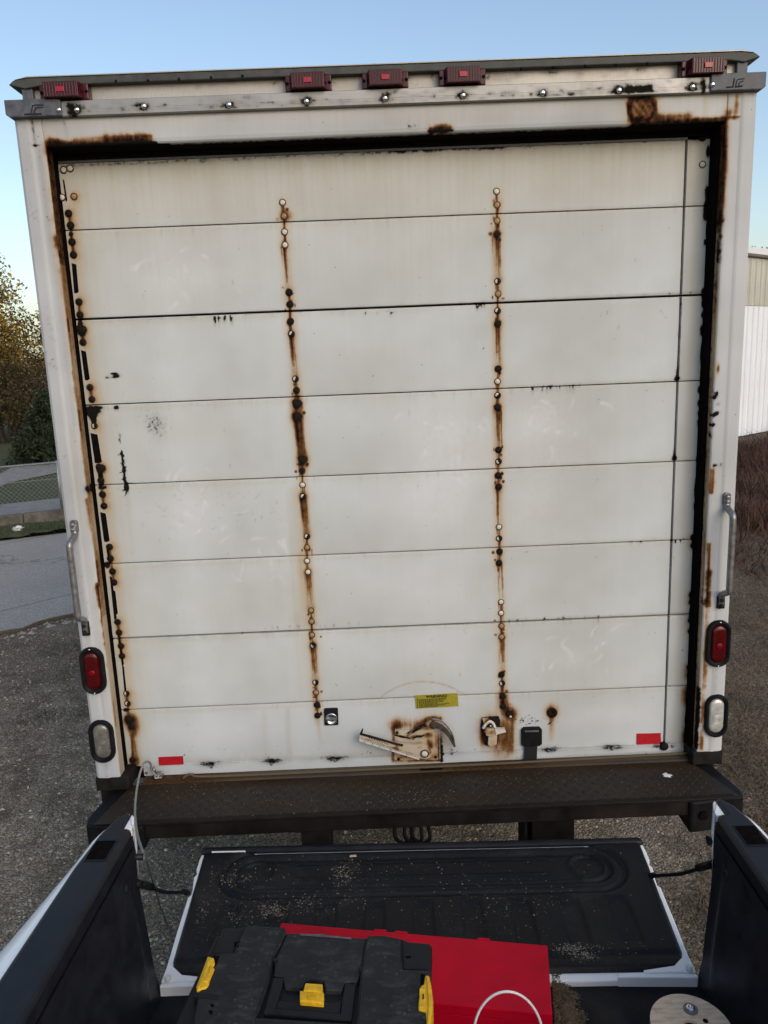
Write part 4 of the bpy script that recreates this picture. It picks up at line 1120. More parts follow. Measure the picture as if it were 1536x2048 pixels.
lever = [(720, 1457), (724, 1455), (760, 1466), (798, 1476), (826, 1477.5), (845, 1477), (856, 1482), (861, 1492), (859, 1502), (851, 1506), (838, 1504), (810, 1494), (780, 1485), (745, 1473), (719, 1467)]
obj('lever', fine(pxprism(lever, YLV, YLV + 0.009, YD)), M_HW, LT, wear=HS)
obj('lever_edge', join(tube([aty(a, b_, YD) + (0, YLV - YD - 0.003, 0) for a, b_ in ((721, 1455), (760, 1466), (795, 1476), (805, 1478))], 0.0045, 6), tube([aty(a, b_, YD) + (0, YLV - YD, 0) for a, b_ in ((722, 1456), (726, 1446))], [0.005, 0.003], 6)), M_DKSTEEL, LT, smooth=True)
obj('lever_lower_flange', fine(join(*[pxprism([(a, 1467 + (a - 719) * 0.312), (a + w_, 1467 + (a + w_ - 719) * 0.312), (a + w_, 1470 + (a + w_ - 719) * 0.312), (a, 1470 + (a - 719) * 0.312)], YLV - 0.003, YLV + 0.01, YD) for a, w_ in ((719, 9), (730, 14), (746, 12), (760, 20), (782, 30), (813, 24))])), M_RIVW, LT)
q = aty(847.5, 1495, YD) + (0, YLV - YD, 0)
obj('pivot_ring', lathe_y(q, [(0.0175, 0.004), (0.0175, -0.003), (0.0135, -0.0035), (0.0125, 0.002)], 20), M_RING, LT, smooth=True)
obj('pivot_pin', lathe_y(q, [(0.0125, 0.004), (0.0122, -0.004), (0.009, -0.007), (0.003, -0.008)], 18), M_RIVW, LT, smooth=True)
q = aty(803, 1499, YD) + (0, -0.02, 0); obj('rivet_pin', lathe_y(q, [(0.0095, 0.006), (0.0095, -0.002), (0.006, -0.004), (0.002, -0.0045)], 14), M_RIVW, LT, smooth=True)
# stamped ridges on the lever
obj('stamped_mark', join(*[tube([aty(738 + i * 5.0, 1464 + i * 1.6, YD) + (0, YLV - YD - 0.0008, 0.003), aty(740 + i * 5.0, 1464 + i * 1.6, YD) + (0, YLV - YD - 0.0008, -0.004)], 0.0013, 4) for i in range(8)]), M_RING, LT)

# lock keeper at the right of the latch
KS = Stains(YD - 0.01)
for px, py, rx, rz, a in ((980, 1440, 14, 8, 0.8), (968, 1455, 6, 12, 0.8), (982, 1462, 12, 8, 0.45), (985, 1485, 9, 14, 0.25), (992, 1448, 7, 8, 0.8)): KS.blob(px, py, rx, rz, RU, a)
KS.blob(968, 1470, 5, 18, GR, 0.9); KS.blob(995, 1440, 6, 8, GR, 0.9)
c = aty(982, 1460, YD); KP = empty('lock_keeper', c, parent=TR)
obj('keeper_base', fine(pxprism([(964, 1435), (977, 1433), (997, 1432), (1000, 1440), (999, 1462), (994, 1486), (978, 1491), (969, 1488), (962, 1462), (961, 1452)], YD - 0.006, YD + 0.001, YD)), M_RIVB, KP)
obj('keeper_flap', fine(pxprism([(964, 1434.5), (976, 1433.5), (977, 1440), (972, 1447), (967, 1444)], YD - 0.016, YD - 0.006, YD)), M_HW, KP, wear=KS)
obj('keeper_arch', tube(smooth_path([aty(a, b_, YD - 0.014) for a, b_ in ((966, 1457), (972, 1448), (979, 1443), (986, 1447), (990, 1455))], 5), 0.0062, 7), M_RIVW, KP, smooth=True)
obj('keeper_body', fine(pxprism([(968, 1452), (988, 1452), (992, 1460), (985, 1467), (972, 1466), (966, 1460)], YD - 0.024, YD - 0.006, YD)), M_HW, KP, wear=KS)
obj('keeper_tongue', fine(pxprism([(988, 1452), (1008, 1452.5), (1010, 1458), (1000, 1460), (990, 1463)], YD - 0.028, YD - 0.010, YD)), M_RIVW, KP)
obj('keeper_tab', fine(pxprism([(976, 1466), (993, 1464), (992, 1484), (981, 1488), (975, 1486)], YD - 0.018, YD - 0.006, YD)), M_HW, KP, wear=KS)
q = aty(981, 1451, YD - 0.024); obj('keyhole', lathe_y(q, [(0.0088, 0.004), (0.0088, -0.002), (0.005, -0.003)], 12), M_RIVB, KP, smooth=True)
obj('keyhole_pin', lathe_y(q, [(0.004, -0.002), (0.0035, -0.005), (0.001, -0.0055)], 8), M_RIVW, KP, smooth=True)
# big corroded washer and stub bolt
q = aty(1104, 1425, YD); WA = obj('rusted_washer', lathe_y(q, [(0.0205, 0.002), (0.0205, -0.004), (0.0175, -0.006), (0.008, -0.006), (0.007, -0.003), (0.001, -0.002)], 20), M_STEEL, TR, smooth=True, wear=lambda v: np.tile([0.75, 0.1, 0], (len(v), 1)) * (0.7 + 0.3 * rng.random((len(v), 1))))
q = aty(1019, 1428, YD); obj('corroded_bolt', lathe_y(q, [(0.0165, 0.002), (0.0145, -0.003), (0.012, -0.007), (0.006, -0.008)], 9), M_RIVB, TR)
obj('corroded_bolt_nib', lathe_y(q + (0.003, -0.004, -0.008), [(0.006, 0.002), (0.005, -0.004), (0.002, -0.006)], 7), M_RIVW, TR)

# ---------------------------------------------------------------- frame: posts, header
F = Stains(0.0)
F.line([(98, 290), (118, 292)], 9, RU, 0.9, jag=0.4); F.line([(108, 288), (110, 330), (120, 480)], 9, RU, 1.0, 0.9, 2.5, 0.35); F.line([(118, 480), (128, 545)], 8, RU, 0.9, 0.5, 2, 0.2)
F.line([(128, 545), (205, 1090)], 13, RU, 0.34, 0.30, 4, 0.12); F.line([(134, 560), (150, 690)], 6, RU, 0.35, 0.35); F.line([(146, 745), (154, 800)], 3.5, RU, 0.9, 0.6, 2, 0.4)
F.line([(163, 880), (176, 985)], 3.5, RU, 0.8, 0.9, 2, 0.6); F.blob(174, 980, 6, 12, GR, 0.9); F.blob(182, 978, 6, 4, GR, 0.9); F.line([(172, 1000), (188, 1090)], 4.5, RU, 0.65, 0.5, 2, 0.5)
F.line([(193, 1170), (212, 1290)], 3.5, RU, 0.95, 0.85, 2, 0.6); F.line([(212, 1290), (240, 1470), (248, 1550)], 4, RU, 0.85, 0.9, 2, 0.6); F.line([(243, 1480), (250, 1555)], 4, GR, 0.8, 0.9)
F.line([(215, 1290), (246, 1540)], 9, DI, 0.6, 0.8)
F.line([(96, 300), (104, 320)], 6, RU, 0.7, jag=0.7); F.line([(94, 292), (97, 330)], 4, RU, 0.75, 0.4)
# header rust along the lip
F.line([(105, 288), (180, 287), (300, 282)], 5.5, RU, 1.0, 1.0, 2.0, 0.4); F.line([(215, 282), (290, 278)], 9, RU, 0.85, 0.9, 2, 0.6); F.line([(150, 279), (300, 272)], 5, RU, 0.4, 0.75); F.line([(120, 292), (310, 284)], 4, GR, 0.9)
F.line([(863, 259), (900, 256)], 6, RU, 0.95, jag=0.5); F.line([(858, 262), (906, 259)], 3, GR, 0.9); F.line([(868, 253), (892, 251)], 4, RU, 0.35)
for k in range(70): F.blob(rng.normal(828, 14), 252 + rng.normal(0, 6), 1.6, 1.6, GR, rng.uniform(0.06, 0.22), 2)
for px, py, rx, rz, a in ((1284, 217, 25, 25, 0.45), (1284, 198, 22, 6, 0.9), (1262, 212, 7, 9, 0.3), (1300, 208, 9, 9, 0.25), (1282, 242, 17, 8, 0.95)): F.blob(px, py, rx, rz, RU, a)
F.blob(1284, 196, 18, 4, GR, 0.8); F.line([(1262, 197), (1257, 208), (1258, 224), (1266, 238), (1284, 245), (1302, 236), (1310, 222), (1309, 206), (1300, 196)], 4.5, RU, 0.95, 0.95, 2, 0.8)
F.line([(1270, 247), (1350, 243), (1452, 237)], 5, RU, 1.0, 0.95, 2.0, 0.35); F.line([(1310, 236), (1380, 231)], 7, RU, 0.75, 0.5, 2, 0.4); F.line([(1270, 252), (1450, 242)], 4, GR, 0.8)
F.line([(1452, 236), (1480, 234)], 2.5, RU, 0.9, 0.8, 2, 0.5); F.line([(1476, 190), (1474, 236)], 4, RU, 0.55, 0.6, 2, 0.6); F.blob(1458, 225, 8, 8, RU, 0.7); F.line([(1456, 190), (1455, 235)], 5, DI, 0.7, 0.6)
F.line([(1452, 240), (1451, 330), (1443, 440)], 5, RU, 0.95, 0.75, 2.0, 0.3); F.line([(1440, 260), (1436, 520)], 7, GR, 0.9, 0.8); F.line([(1452, 252), (1450, 300)], 4, DI, 0.9)
F.line([(1440, 450), (1428, 760)], 5, DI, 0.85, 0.8); F.line([(1443, 440), (1440, 480)], 4, RU, 0.8, 0.4); F.blob(1436, 738, 2.5, 10, RU, 0.95)
F.line([(80, 240), (1460, 190)], 26, DI, 0.22); F.line([(400, 262), (1200, 236)], 12, GR, 0.10)
for k in range(60):
    px = rng.uniform(140, 1400); F.blob(px, 232 - (px - 288) * 0.037 + rng.normal(0, 9), rng.uniform(14, 50), rng.uniform(4, 10), [DI, CL, GR][k % 3], rng.uniform(0.04, 0.13))
for py in np.arange(560, 960, 13): F.blob(1427 - 0.045 * (py - 700) + rng.normal(0, 2), py, rng.uniform(2, 5), rng.uniform(4, 10), GR, 0.7 if py > 760 else 0.25, 2)
for px, py, a in ((1431, 795, 1), (1434, 786, .8), (1430, 830, .9), (1428, 850, .9), (1430, 931, 0.9), (1442, 930, .6), (1436, 826, .7), (1437, 808, .5)): F.blob(px, py, 4, 5, GR, a, 3)
F.line([(1426, 940), (1423, 985)], 4.5, RU, 0.8, 0.9, 2, 0.4); F.line([(1419, 1090), (1418, 1140)], 4, RU, 0.8, 0.9, 2, 0.4); F.line([(1419, 1145), (1416, 1212)], 6, RU, 1, 1, 2.5, 0.4); F.line([(1416, 1220), (1403, 1500)], 4, RU, 0.6, 0.8, 2, 0.7)
F.line([(1406, 1090), (1404, 1230)], 5, GR, 0.8, 0.7, 2, 0.9); F.line([(1400, 1380), (1394, 1500)], 5, GR, 0.75, 0.8, 2, 0.9)
# dirt runs on the posts, plus their grey vertical shading painted in
F.line([(62, 236), (70, 290)], 3, GR, 0.55, 0.5, 2, 0.5); F.line([(65, 290), (80, 290)], 2.5, GR, 0.5); F.line([(88, 238), (92, 292)], 3, DI, 0.7, 0.5); F.line([(126, 236), (136, 285)], 3.5, GR, 0.30, 0.2); F.line([(1411, 186), (1412, 232)], 5, DI, 0.7, 0.6)
F.line([(78, 300), (150, 850)], 4.5, GR, 0.36, 0.20, 2, 0.3); F.line([(90, 330), (165, 860)], 9, DI, 0.35, 0.2); F.line([(1458, 250), (1448, 440)], 4, GR, 0.36, 0.2); F.line([(1446, 430), (1436, 620)], 5, GR, 0.28, 0.22, 2, 0.4)  # long grey lines paint shading down the posts, tan dirt beside them
F.line([(144, 860), (160, 1040)], 6, DI, 0.3); F.line([(152, 1080), (172, 1240)], 2.5, GR, 0.14, 0.10); F.line([(203, 1392), (207, 1432)], 3.5, GR, 0.32, 0.18); F.line([(212, 1528), (215, 1550)], 7, GR, 0.35, 0.2); F.line([(176, 1274), (178, 1292)], 3.5, GR, 0.30, 0.1)
F.line([(1451, 1005), (1447, 1110)], 2.5, GR, 0.25, 0.08); F.line([(1441, 1217), (1440, 1236)], 3, GR, 0.3, 0.2); F.line([(1434, 1338), (1431, 1385)], 4, GR, 0.35, 0.3); F.line([(1425, 1478), (1424, 1495)], 4, GR, 0.3, 0.1)
for k in range(40):
    a = rng.random(); F.line([(30 + 165 * a + rng.uniform(0, 30), 250 + 1300 * a), (30 + 165 * a + rng.uniform(0, 30) + 4, 262 + 1300 * a)], 1.0, GR, rng.uniform(0.1, 0.4))
for px in (288, 458, 613, 770, 926, 1085, 1238): F.line([(px + 2, 216 - (px - 288) * 0.033), (px + 4, 252 - (px - 288) * 0.033)], 7, GR, 0.16, 0.04)
for k in range(40):
    px = rng.uniform(140, 1400); F.line([(px, 216 - (px - 288) * 0.037), (px + 1, 216 - (px - 288) * 0.037 + rng.uniform(10, 45))], rng.uniform(1, 4), DI, rng.uniform(0.1, 0.4), 0.0)
F.line([(780, 240), (860, 232), (1010, 234)], 12, DI, 0.2)


def fwear(v):
    """front marks; the return faces carry their own rust, taken from the edge they turn from"""
    o = F(np.stack([v[:, 0], v[:, 1], v[:, 2]], 1)); return o


def post(sg):
    xi, di = (-1.127, 0.057) if sg < 0 else (-1.119, 0.042)
    pr = [(-1.222, 0.14), (-1.222, 0.022), (-1.218, 0.010), (-1.208, 0.003), (-1.176, 0.0), (-1.170, 0.0008), (-1.163, 0.0032), (-1.158, 0.0034), (xi - 0.012, 0.0034), (xi - 0.004, 0.0046), (xi - 0.0005, 0.008), (xi, 0.016), (xi, di * 0.6), (xi, di), (xi - 0.008, di + 0.004)]
    pr = densify(pr, 0.011)
    return extrude(pr if sg < 0 else pr[::-1], np.linspace(0.952, 3.318, 380), lambda a, b, t: np.stack([a * (-sg), b, t], 1))


def lret(v):
    """left return: ochre all along with darker runs"""
    o = fwear(v); y, z = v[:, 1], v[:, 2]
    m = (v[:, 0] < 0) & (y > 0.012) & (v[:, 0] > -1.14)
    n = 0.5 + 0.5 * np.sin(z * 17) * np.sin(z * 5.3 + 1)
    o[m, RU] = np.clip(np.where(z[m] > 2.86, 0.80, 0.36 + 0.16 * n[m] + 0.10 * np.clip((z[m] - 2.3) / 0.5, 0, 1)) + 0.25 * ((y[m] < 0.03) & (n[m] > 0.75)), 0, 1)
    o[m, DI] = 0.75
    m2 = m & (z < 1.6); o[m2, RU] *= 0.55; o[m2, DI] = 0.6
    m3 = m & (y > 0.058); o[m3, GR] = 0.95
    m = (v[:, 0] > 0) & (y > 0.012) & (v[:, 0] < 1.14)
    o[m, DI] = 0.75; o[m, RU] = np.maximum(o[m, RU], 0.30 + 0.2 * n[m]); o[m & (y > 0.03), GR] = 0.4
    return o


for sg in (-1, 1):
    obj('corner_post', post(sg), M_FRAME, TR, smooth=False, wear=lret)
pr = densify([(3.322, 0.02), (3.322, 0.006), (3.300, 0.003), (3.240, 0.004), (3.230, 0.006), (3.2255, 0.010), (3.2245, 0.016), (3.2235, 0.05), (3.223, 0.085), (3.26, 0.088)], 0.008)
def hw_(v):  # recess shade painted black over the dirty header underside
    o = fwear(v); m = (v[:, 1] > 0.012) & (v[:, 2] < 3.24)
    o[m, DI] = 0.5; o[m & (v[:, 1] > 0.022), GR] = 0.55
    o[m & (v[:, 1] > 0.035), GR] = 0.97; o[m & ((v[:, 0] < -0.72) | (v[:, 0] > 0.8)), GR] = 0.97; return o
obj('header', extrude(pr, np.linspace(-1.126, 1.118, 420), lambda a, b, t: np.stack([t, b, a], 1)), M_FRAME, TR, wear=hw_)
# raised corroded lump on the header
def lump(U, W):
    r = np.hypot((U - cL[0]) / 0.040, (W - cL[2]) / 0.042); y = 0.003 - 0.009 * np.clip(1 - r ** 2, 0, 1) * (0.6 + 0.5 * np.sin(U * 260) * np.sin(W * 210 + 1)) + 0.004 * np.clip(r - 1, 0, 1)
    return np.stack([U, y, W], 1)
cL = aty(1284, 217, 0)
LS = Stains(0.0); LS.blob(1284, 217, 24, 22, RU, 0.35); LS.it += F.it
obj('corroded_lump', grid(np.linspace(cL[0] - 0.042, cL[0] + 0.042, 34), np.linspace(cL[2] - 0.044, cL[2] + 0.044, 34), lump), M_FRAME, TR, wear=LS)
# seals
obj('door_seal', box(-1.17, -1.1325, 0.064, 0.113, 0.90, 3.25), M_GAP, TR)
zz = np.linspace(0.92, 3.22, 230); wob = 0.0035 * np.abs(np.sin(zz * 31)) + 0.004 * np.clip(np.sin(zz * 13 + 1), 0, 1) ** 3 + rng.uniform(0, 0.0015, len(zz))
obj('door_seal', yprism([(1.152, 0.92)] + [(1.152, 3.22)] + [(1.1135 - a, b_) for a, b_ in zip(wob[::-1], zz[::-1])], 0.047, 0.0985), M_GAP, TR)
obj('head_seal', join(box(-1.126, 1.118, 0.089, 0.099, 3.2045, 3.26)), M_GAP, TR)
obj('head_flap', box(-1.126, 1.03, 0.0955, 0.0985, 3.197, 3.213), M_CAPG, TR)

# aluminium rail, sheet behind the marker lights, roof lip
A = Stains(-0.012)
for px, py in ((154, 220), (288, 213), (458, 210), (613, 203), (770, 197), (926, 191), (1085, 186), (1238, 181), (1385, 174)):
    A.blob(px, py, 13, 9, GR, 0.75, 2); A.blob(px - 3, py + 3, 26, 9, DI, 0.3)
A.line([(1255, 180), (1300, 177)], 6, GR, 0.95, jag=0.4); A.blob(140, 218, 8, 16, GR, 0.6); A.blob(1408, 172, 6, 16, GR, 0.8)
for k in range(170):
    px = rng.uniform(135, 1410); py = 213 - (px - 288) * 0.0369 + rng.normal(0, 7); A.blob(px, py, rng.uniform(2, 10), rng.uniform(1.5, 4), GR, rng.uniform(0.1, 0.4))
A.line([(130, 226), (1410, 178)], 1.3, GR, 0.55, jag=0.4)
pr = densify([(3.358, 0.02), (3.3575, -0.008), (3.355, -0.012), (3.330, -0.012), (3.3285, -0.0135), (3.312, -0.0135), (3.309, -0.010), (3.3085, 0.01)], 0.006)
obj('roof_rail', extrude(pr, np.linspace(-1.056, 1.054, 360), lambda a, b, t: np.stack([t, b, a], 1)), M_ALU, TR, wear=A)
rv0 = None; rail = bpy.data.objects['roof_rail']
for px, py in ((154, 220), (288, 213), (458, 210), (613, 203), (770, 197), (926, 191), (1085, 186), (1238, 181), (1385, 174)):
    q = aty(px, py, -0.0135)
    if rv0 is None:
        rv0 = obj('rail_rivet', lathe_y(q, [(0.0098, 0.001), (0.0095, -0.003), (0.0072, -0.0062), (0.0038, -0.0078), (0.001, -0.0082)], 14), M_CHROME, rail, smooth=True); ro = WORG[rv0.name] - q
    else: clone(rv0, q + ro, rail)
SH_ = Stains(0.03)
for k in range(200):
    px = rng.uniform(180, 1380); SH_.blob(px, 172 - (px - 288) * 0.0369 + rng.normal(0, 8), rng.uniform(2, 12), rng.uniform(2, 5), [GR, DI][k % 2], rng.uniform(0.08, 0.35))
for px in (120, 616, 770, 925, 1412): SH_.blob(px, 176 - (px - 288) * 0.0369, 62, 22, GR, 0.35)
obj('header_sheet', grid(np.linspace(-1.165, 1.165, 240), np.linspace(3.35, 3.418, 9), lambda U, W: np.stack([U, 0.030 + 0 * U, W], 1)), M_SHEET, TR, wear=SH_)
lip = [(-1.222, 3.415), (-1.205, 3.428), (-1.16, 3.4335), (1.16, 3.4335), (1.205, 3.428), (1.222, 3.416), (1.17, 3.402), (1.12, 3.4095), (-1.12, 3.4095), (-1.17, 3.402)]
obj('roof_lip', yprism(lip, 0.004, 0.16), M_LIP, TR, bev=0.003)
obj('roof_lip_trim', yprism([(-1.20, 3.4285), (-1.158, 3.4345), (1.158, 3.4345), (1.20, 3.429), (1.16, 3.4375), (-1.16, 3.4375)], 0.002, 0.16), M_SHEET, TR, wear=lambda v: np.tile([0, 0.15, 0.3], (len(v), 1)))
nb = None
for px, py in ((232, 162), (296, 161), (358, 158), (422, 155), (485, 152), (1042, 138), (1107, 135), (1170, 132), (1232, 130), (1295, 127)):
    q = aty(px, py, 0.004)
    if nb is None: nb = obj('lip_rivet', lathe_y(q, [(0.0045, 0.001), (0.004, -0.002), (0.001, -0.003)], 8), M_GAP, TR); no_ = WORG[nb.name] - q
    else: clone(nb, q + no_, TR)
for px, py in ((54, 164), (1474, 111)):
    q = aty(px, py, 0.06); obj('roof_bolt', lathe_z(q - (0, 0, 0.006), [(0.012, 0.0), (0.012, 0.006), (0.006, 0.012)], 8), M_DULL, TR)
for x0, x1 in ((-1.185, -1.15), (1.15, 1.185)): obj('roof_bracket', box(x0, x1, 0.012, 0.05, 3.33, 3.41), M_CAPG, TR, bev=0.002)

# marker lights
def marker(px0, px1, py0, py1):
    cx, cy = (px0 + px1) / 2, (py0 + py1) / 2; c = aty(cx, cy, -0.01); w_ = (aty(px1, cy, -0.01) - aty(px0, cy, -0.01))[0]; h_ = 0.050
    c[2] = 3.384; M = empty('marker_light', c, parent=TR)
    obj('lamp_base', box(c[0] - w_ / 2, c[0] + w_ / 2, -0.006, 0.031, c[2] - h_ / 2, c[2] + h_ / 2), M_REDLENS, M, bev=0.004)
    v, f = box(c[0] - w_ * 0.41, c[0] + w_ * 0.41, -0.006, -0.001, c[2] - h_ * 0.46, c[2] + h_ * 0.46); v = np.array(v)
    fr = np.array([(c[0] - w_ * 0.35, -0.034), (c[0] + w_ * 0.35, -0.034)])
    v[[0, 1, 4, 5], 1] = -0.036; v[[0, 4], 0] = fr[0, 0]; v[[1, 5], 0] = fr[1, 0]
    ribs = [box(c[0] - w_ * 0.34 + i * w_ * 0.058, c[0] - w_ * 0.34 + i * w_ * 0.058 + w_ * 0.02, -0.0375, -0.034, c[2] - h_ * 0.42, c[2] + h_ * 0.42) for i in range(12)]
    obj('lens', join((v, f), *ribs), M_REDLENS, M, bev=0.002)
    obj('reflector', box(c[0] - w_ * 0.085, c[0] + w_ * 0.085, -0.0392, -0.036, c[2] - h_ * 0.17, c[2] + h_ * 0.15), M_REDSPOT, M, bev=0.001)
    for s in (-1, 1):
        obj('lamp_screw', lathe_y((c[0] + s * w_ * 0.455, -0.006, c[2]), [(0.006, 0.001), (0.005, -0.003), (0.002, -0.004)], 8), M_GAP, M)


for a in ((78, 176, 168, 202), (570, 663, 152, 186), (724, 817, 145, 180), (878, 972, 138, 173), (1364, 1456, 121, 156)): marker(*a)

# corner caps with their embossed mark
for sg in (-1, 1):
    xa, xb = (-1.232, -1.052) if sg < 0 else (1.052, 1.232)
    c = np.array([(xa + xb) / 2, -0.02, 3.338]); K = obj('corner_cap', yprism([(xa, 3.363), (xb - 0.004, 3.3625), (xb, 3.358), (xb, 3.311), (xa + 0.012 if sg < 0 else xb, 3.310), (xa, 3.319)] if sg < 0 else [(xa, 3.358), (xa + 0.004, 3.3625), (xb, 3.363), (xb, 3.319), (xb - 0.012, 3.310), (xa, 3.311)], -0.022, 0.10), M_CAPG, TR, bev=0.004)
    off = (62, 202, 1) if sg < 0 else (1463, 152, 1)
    def e(pts, r=0.0022):
        return tube([aty(off[0] + a, off[1] + b_, -0.0225) for a, b_ in pts], r, 5)
    if sg < 0: g_ = join(e([(0, 24), (3, 9), (8, 8), (25, 7.4)]), e([(6, 24), (9, 14), (12, 13), (24, 12)]), e([(-13, 26.5), (21, 25.5)], 0.0026))
    else: g_ = join(e([(8, 22), (12, 7), (16, 6), (26, 5)]), e([(14, 20), (17, 12), (21, 10.5), (24, 9.5)]), e([(-10, 22.5), (3, 21.5), (6, 5)], 0.0026), e([(8, 21.5), (22, 19.5)], 0.0026))
    m_ = obj('cap_emblem', g_, M_CAPD, K)
    q = aty(*((118, 220) if sg < 0 else (1425, 169)), -0.022)
    obj('cap_screw', lathe_y(q, [(0.0085, 0.001), (0.008, -0.003), (0.005, -0.0055), (0.0015, -0.006)], 12), M_CHROME, K, smooth=True)

# grab handles
for sg, pts in ((-1, ((148, 1041), (148, 1064), (173, 1241), (174, 1270))), (1, ((1453, 986), (1452, 1008), (1441, 1190), (1440, 1216)))):
    q = [aty(a, b_, 0.0) for a, b_ in pts]; H = empty('grab_handle', q[0], parent=TR)
    x = q[0][0]; x2 = q[3][0]; xm = (x + x2) / 2; yo = -0.062
    path = [(x, -0.004, q[0][2] - 0.012), (x, -0.006, q[1][2]), (x, -0.018, q[1][2] - 0.014), (xm, yo + 0.006, q[1][2] - 0.030), (xm, yo, q[1][2] - 0.062), (xm, yo, (q[1][2] + q[2][2]) / 2), (xm, yo, q[2][2] + 0.055), (xm, yo + 0.004, q[2][2] + 0.030), (x2, -0.022, q[2][2] + 0.012), (x2, -0.007, q[2][2] - 0.002), (x2, -0.004, q[3][2] + 0.012)]
    obj('bar', tube(smooth_path(path, 6), 0.0118, 10), M_BARE, H, smooth=True)
    for za, zb_ in ((q[0][2], q[1][2]), (q[2][2], q[3][2])):
        xx = x if za == q[0][2] else x2
        pl = obj('bracket', yprism([(xx - 0.0135, za - 0.006), (xx - 0.009, za + 0.002), (xx + 0.009, za + 0.002), (xx + 0.0135, za - 0.006), (xx + 0.0135, zb_), (xx - 0.0135, zb_)], -0.010, 0.004), M_DULL if za == q[0][2] else M_DKSTEEL, H, bev=0.002)
        for t in (0.3, 0.72):
            obj('handle_bolt', lathe_y((xx - 0.001, -0.016, za + (zb_ - za) * t), [(0.0085, 0.008), (0.0085, -0.002), (0.0055, -0.005), (0.001, -0.006)], 6), M_BARE if za == q[0][2] else M_DKSTEEL, H)

# oval lamps
def oval(name, px, py, hw, hh, gasket, lensm, ydeep, kind):
    c = aty(px, py, 0.004); L = empty(name, c, parent=TR)
    obj('rubber_gasket', loft(c, [(hw, hh, 0.004), (hw, hh, -0.010), (hw * 0.93, hh * 0.965, -0.017), (hw * 0.80, hh * 0.90, -0.017), (hw * 0.64, hh * 0.80, -0.010 if kind == 'red' else -0.006), (hw * 0.60, hh * 0.78, 0.0)], 12), gasket, L, smooth=False)
    lay = [(hw * 0.62, hh * 0.79, -0.004), (hw * 0.61, hh * 0.785, -0.012), (hw * 0.52, hh * 0.74, -0.016), (hw * 0.3, hh * 0.6, -0.0175), (hw * 0.05, hh * 0.5, -0.018)] if kind == 'red' else [(hw * 0.66, hh * 0.80, -0.004), (hw * 0.62, hh * 0.78, -0.009), (hw * 0.50, hh * 0.72, -0.0125), (hw * 0.28, hh * 0.58, -0.014), (hw * 0.05, hh * 0.46, -0.0145)]
    obj('lens', loft(c, lay, 12), lensm, L, smooth=True)
    if kind == 'red':
        obj('bulb_glow', lathe_y(c + (0, -0.0182, -0.006), [(0.013, 0.002), (0.011, -0.001), (0.006, -0.0022), (0.001, -0.0026)], 14), M_BULB, L, smooth=True)  # bulb's glow put in as a brighter red dome, emits nothing
        for s in (-1, 1): obj('lamp_screw', lathe_y(c + (0, -0.017, s * hh * 0.93), [(0.0036, 0.002), (0.0033, -0.001), (0.001, -0.002)], 8), M_CHROME, L, smooth=True)
    else:
        for r_ in (0.018, 0.012, 0.006):
            obj('lens_ring', tube([c + (r_ * math.cos(t), -0.0145, -0.012 + r_ * math.sin(t)) for t in np.linspace(0, 2 * math.pi, 18, endpoint=False)], 0.0012, 5, closed=True), lensm, L, smooth=True)
        obj('lens_flutes', join(*[tube([c + (-hw * 0.45, -0.0118, hh * z_), c + (0, -0.0138, hh * z_), c + (hw * 0.45, -0.0118, hh * z_)], 0.0011, 4) for z_ in np.arange(0.22, 0.62, 0.06)]), lensm, L)


oval('tail_light', 187, 1340, 0.0455, 0.0935, M_BLACK, M_REDLENS2, 0, 'red'); oval('tail_light', 1435, 1286, 0.0455, 0.0935, M_BLACK, M_REDLENS2, 0, 'red')
oval('reverse_light', 205, 1481, 0.0475, 0.088, M_BLACK, M_CLEARDIM, 0, 'clear'); oval('reverse_light', 1431, 1430, 0.0440, 0.088, M_BLACK, M_CLEAR, 0, 'clear')

# ---------------------------------------------------------------- sill, step bumper, underbody
B = lambda v: np.stack([0.35 + 0.3 * np.sin(v[:, 0] * 7 + 1) * np.sin(v[:, 0] * 3.1), 0.25 + 0.2 * np.sin(v[:, 0] * 4.3), 0.25 + 0 * v[:, 0]], 1)
obj('door_sill', extrude(densify([(0.9000, 0.10), (0.8995, 0.088), (0.8975, 0.080), (0.8965, 0.066), (0.8960, 0.046), (0.8940, 0.041), (0.888, 0.040)], 0.01), np.linspace(-1.06, 1.108, 200), lambda a, b, t: np.stack([t, b, a], 1)), M_SILL, TR, wear=lambda v: np.stack([0.25 + 0.25 * np.sin(v[:, 0] * 5), 0.1 + 0 * v[:, 0], np.where(v[:, 1] > 0.06, 0.75, 0.12)], 1))
obj('sill_lip', tube(smooth_path([aty(a, b_, 0.06) for a, b_ in ((366, 1557), (374, 1551), (384, 1549), (420, 1553), (700, 1541), (1000, 1527), (1380, 1506))], 6), 0.0055, 6), M_SILL, TR, smooth=True, wear=lambda v: np.tile([0.2, 0.0, 0.8], (len(v), 1)))
q = atz(863, 1540, 0.8962); obj('sill_slot', box(q[0] - 0.046, q[0] + 0.046, 0.050, 0.060, 0.890, 0.8972), M_GAP, TR)
BU = empty('step_bumper', (0, -0.1, 0.87), parent=TR)
ZB = 0.893
bp = [(-1.075, 0.016), (1.108, 0.016), (1.205, -0.165), (1.20, -0.225), (-1.115, -0.225), (-1.175, -0.18)]
def plate(U, W):
    # trapezoid plan with a raised four way tread
    t = (0.039 - W) / 0.252; xl = -1.10 - 0.06 * t; xr = 1.108 + 0.08 * t
    return np.stack([xl + (xr - xl) * U, W, np.full(len(U), ZB)], 1)
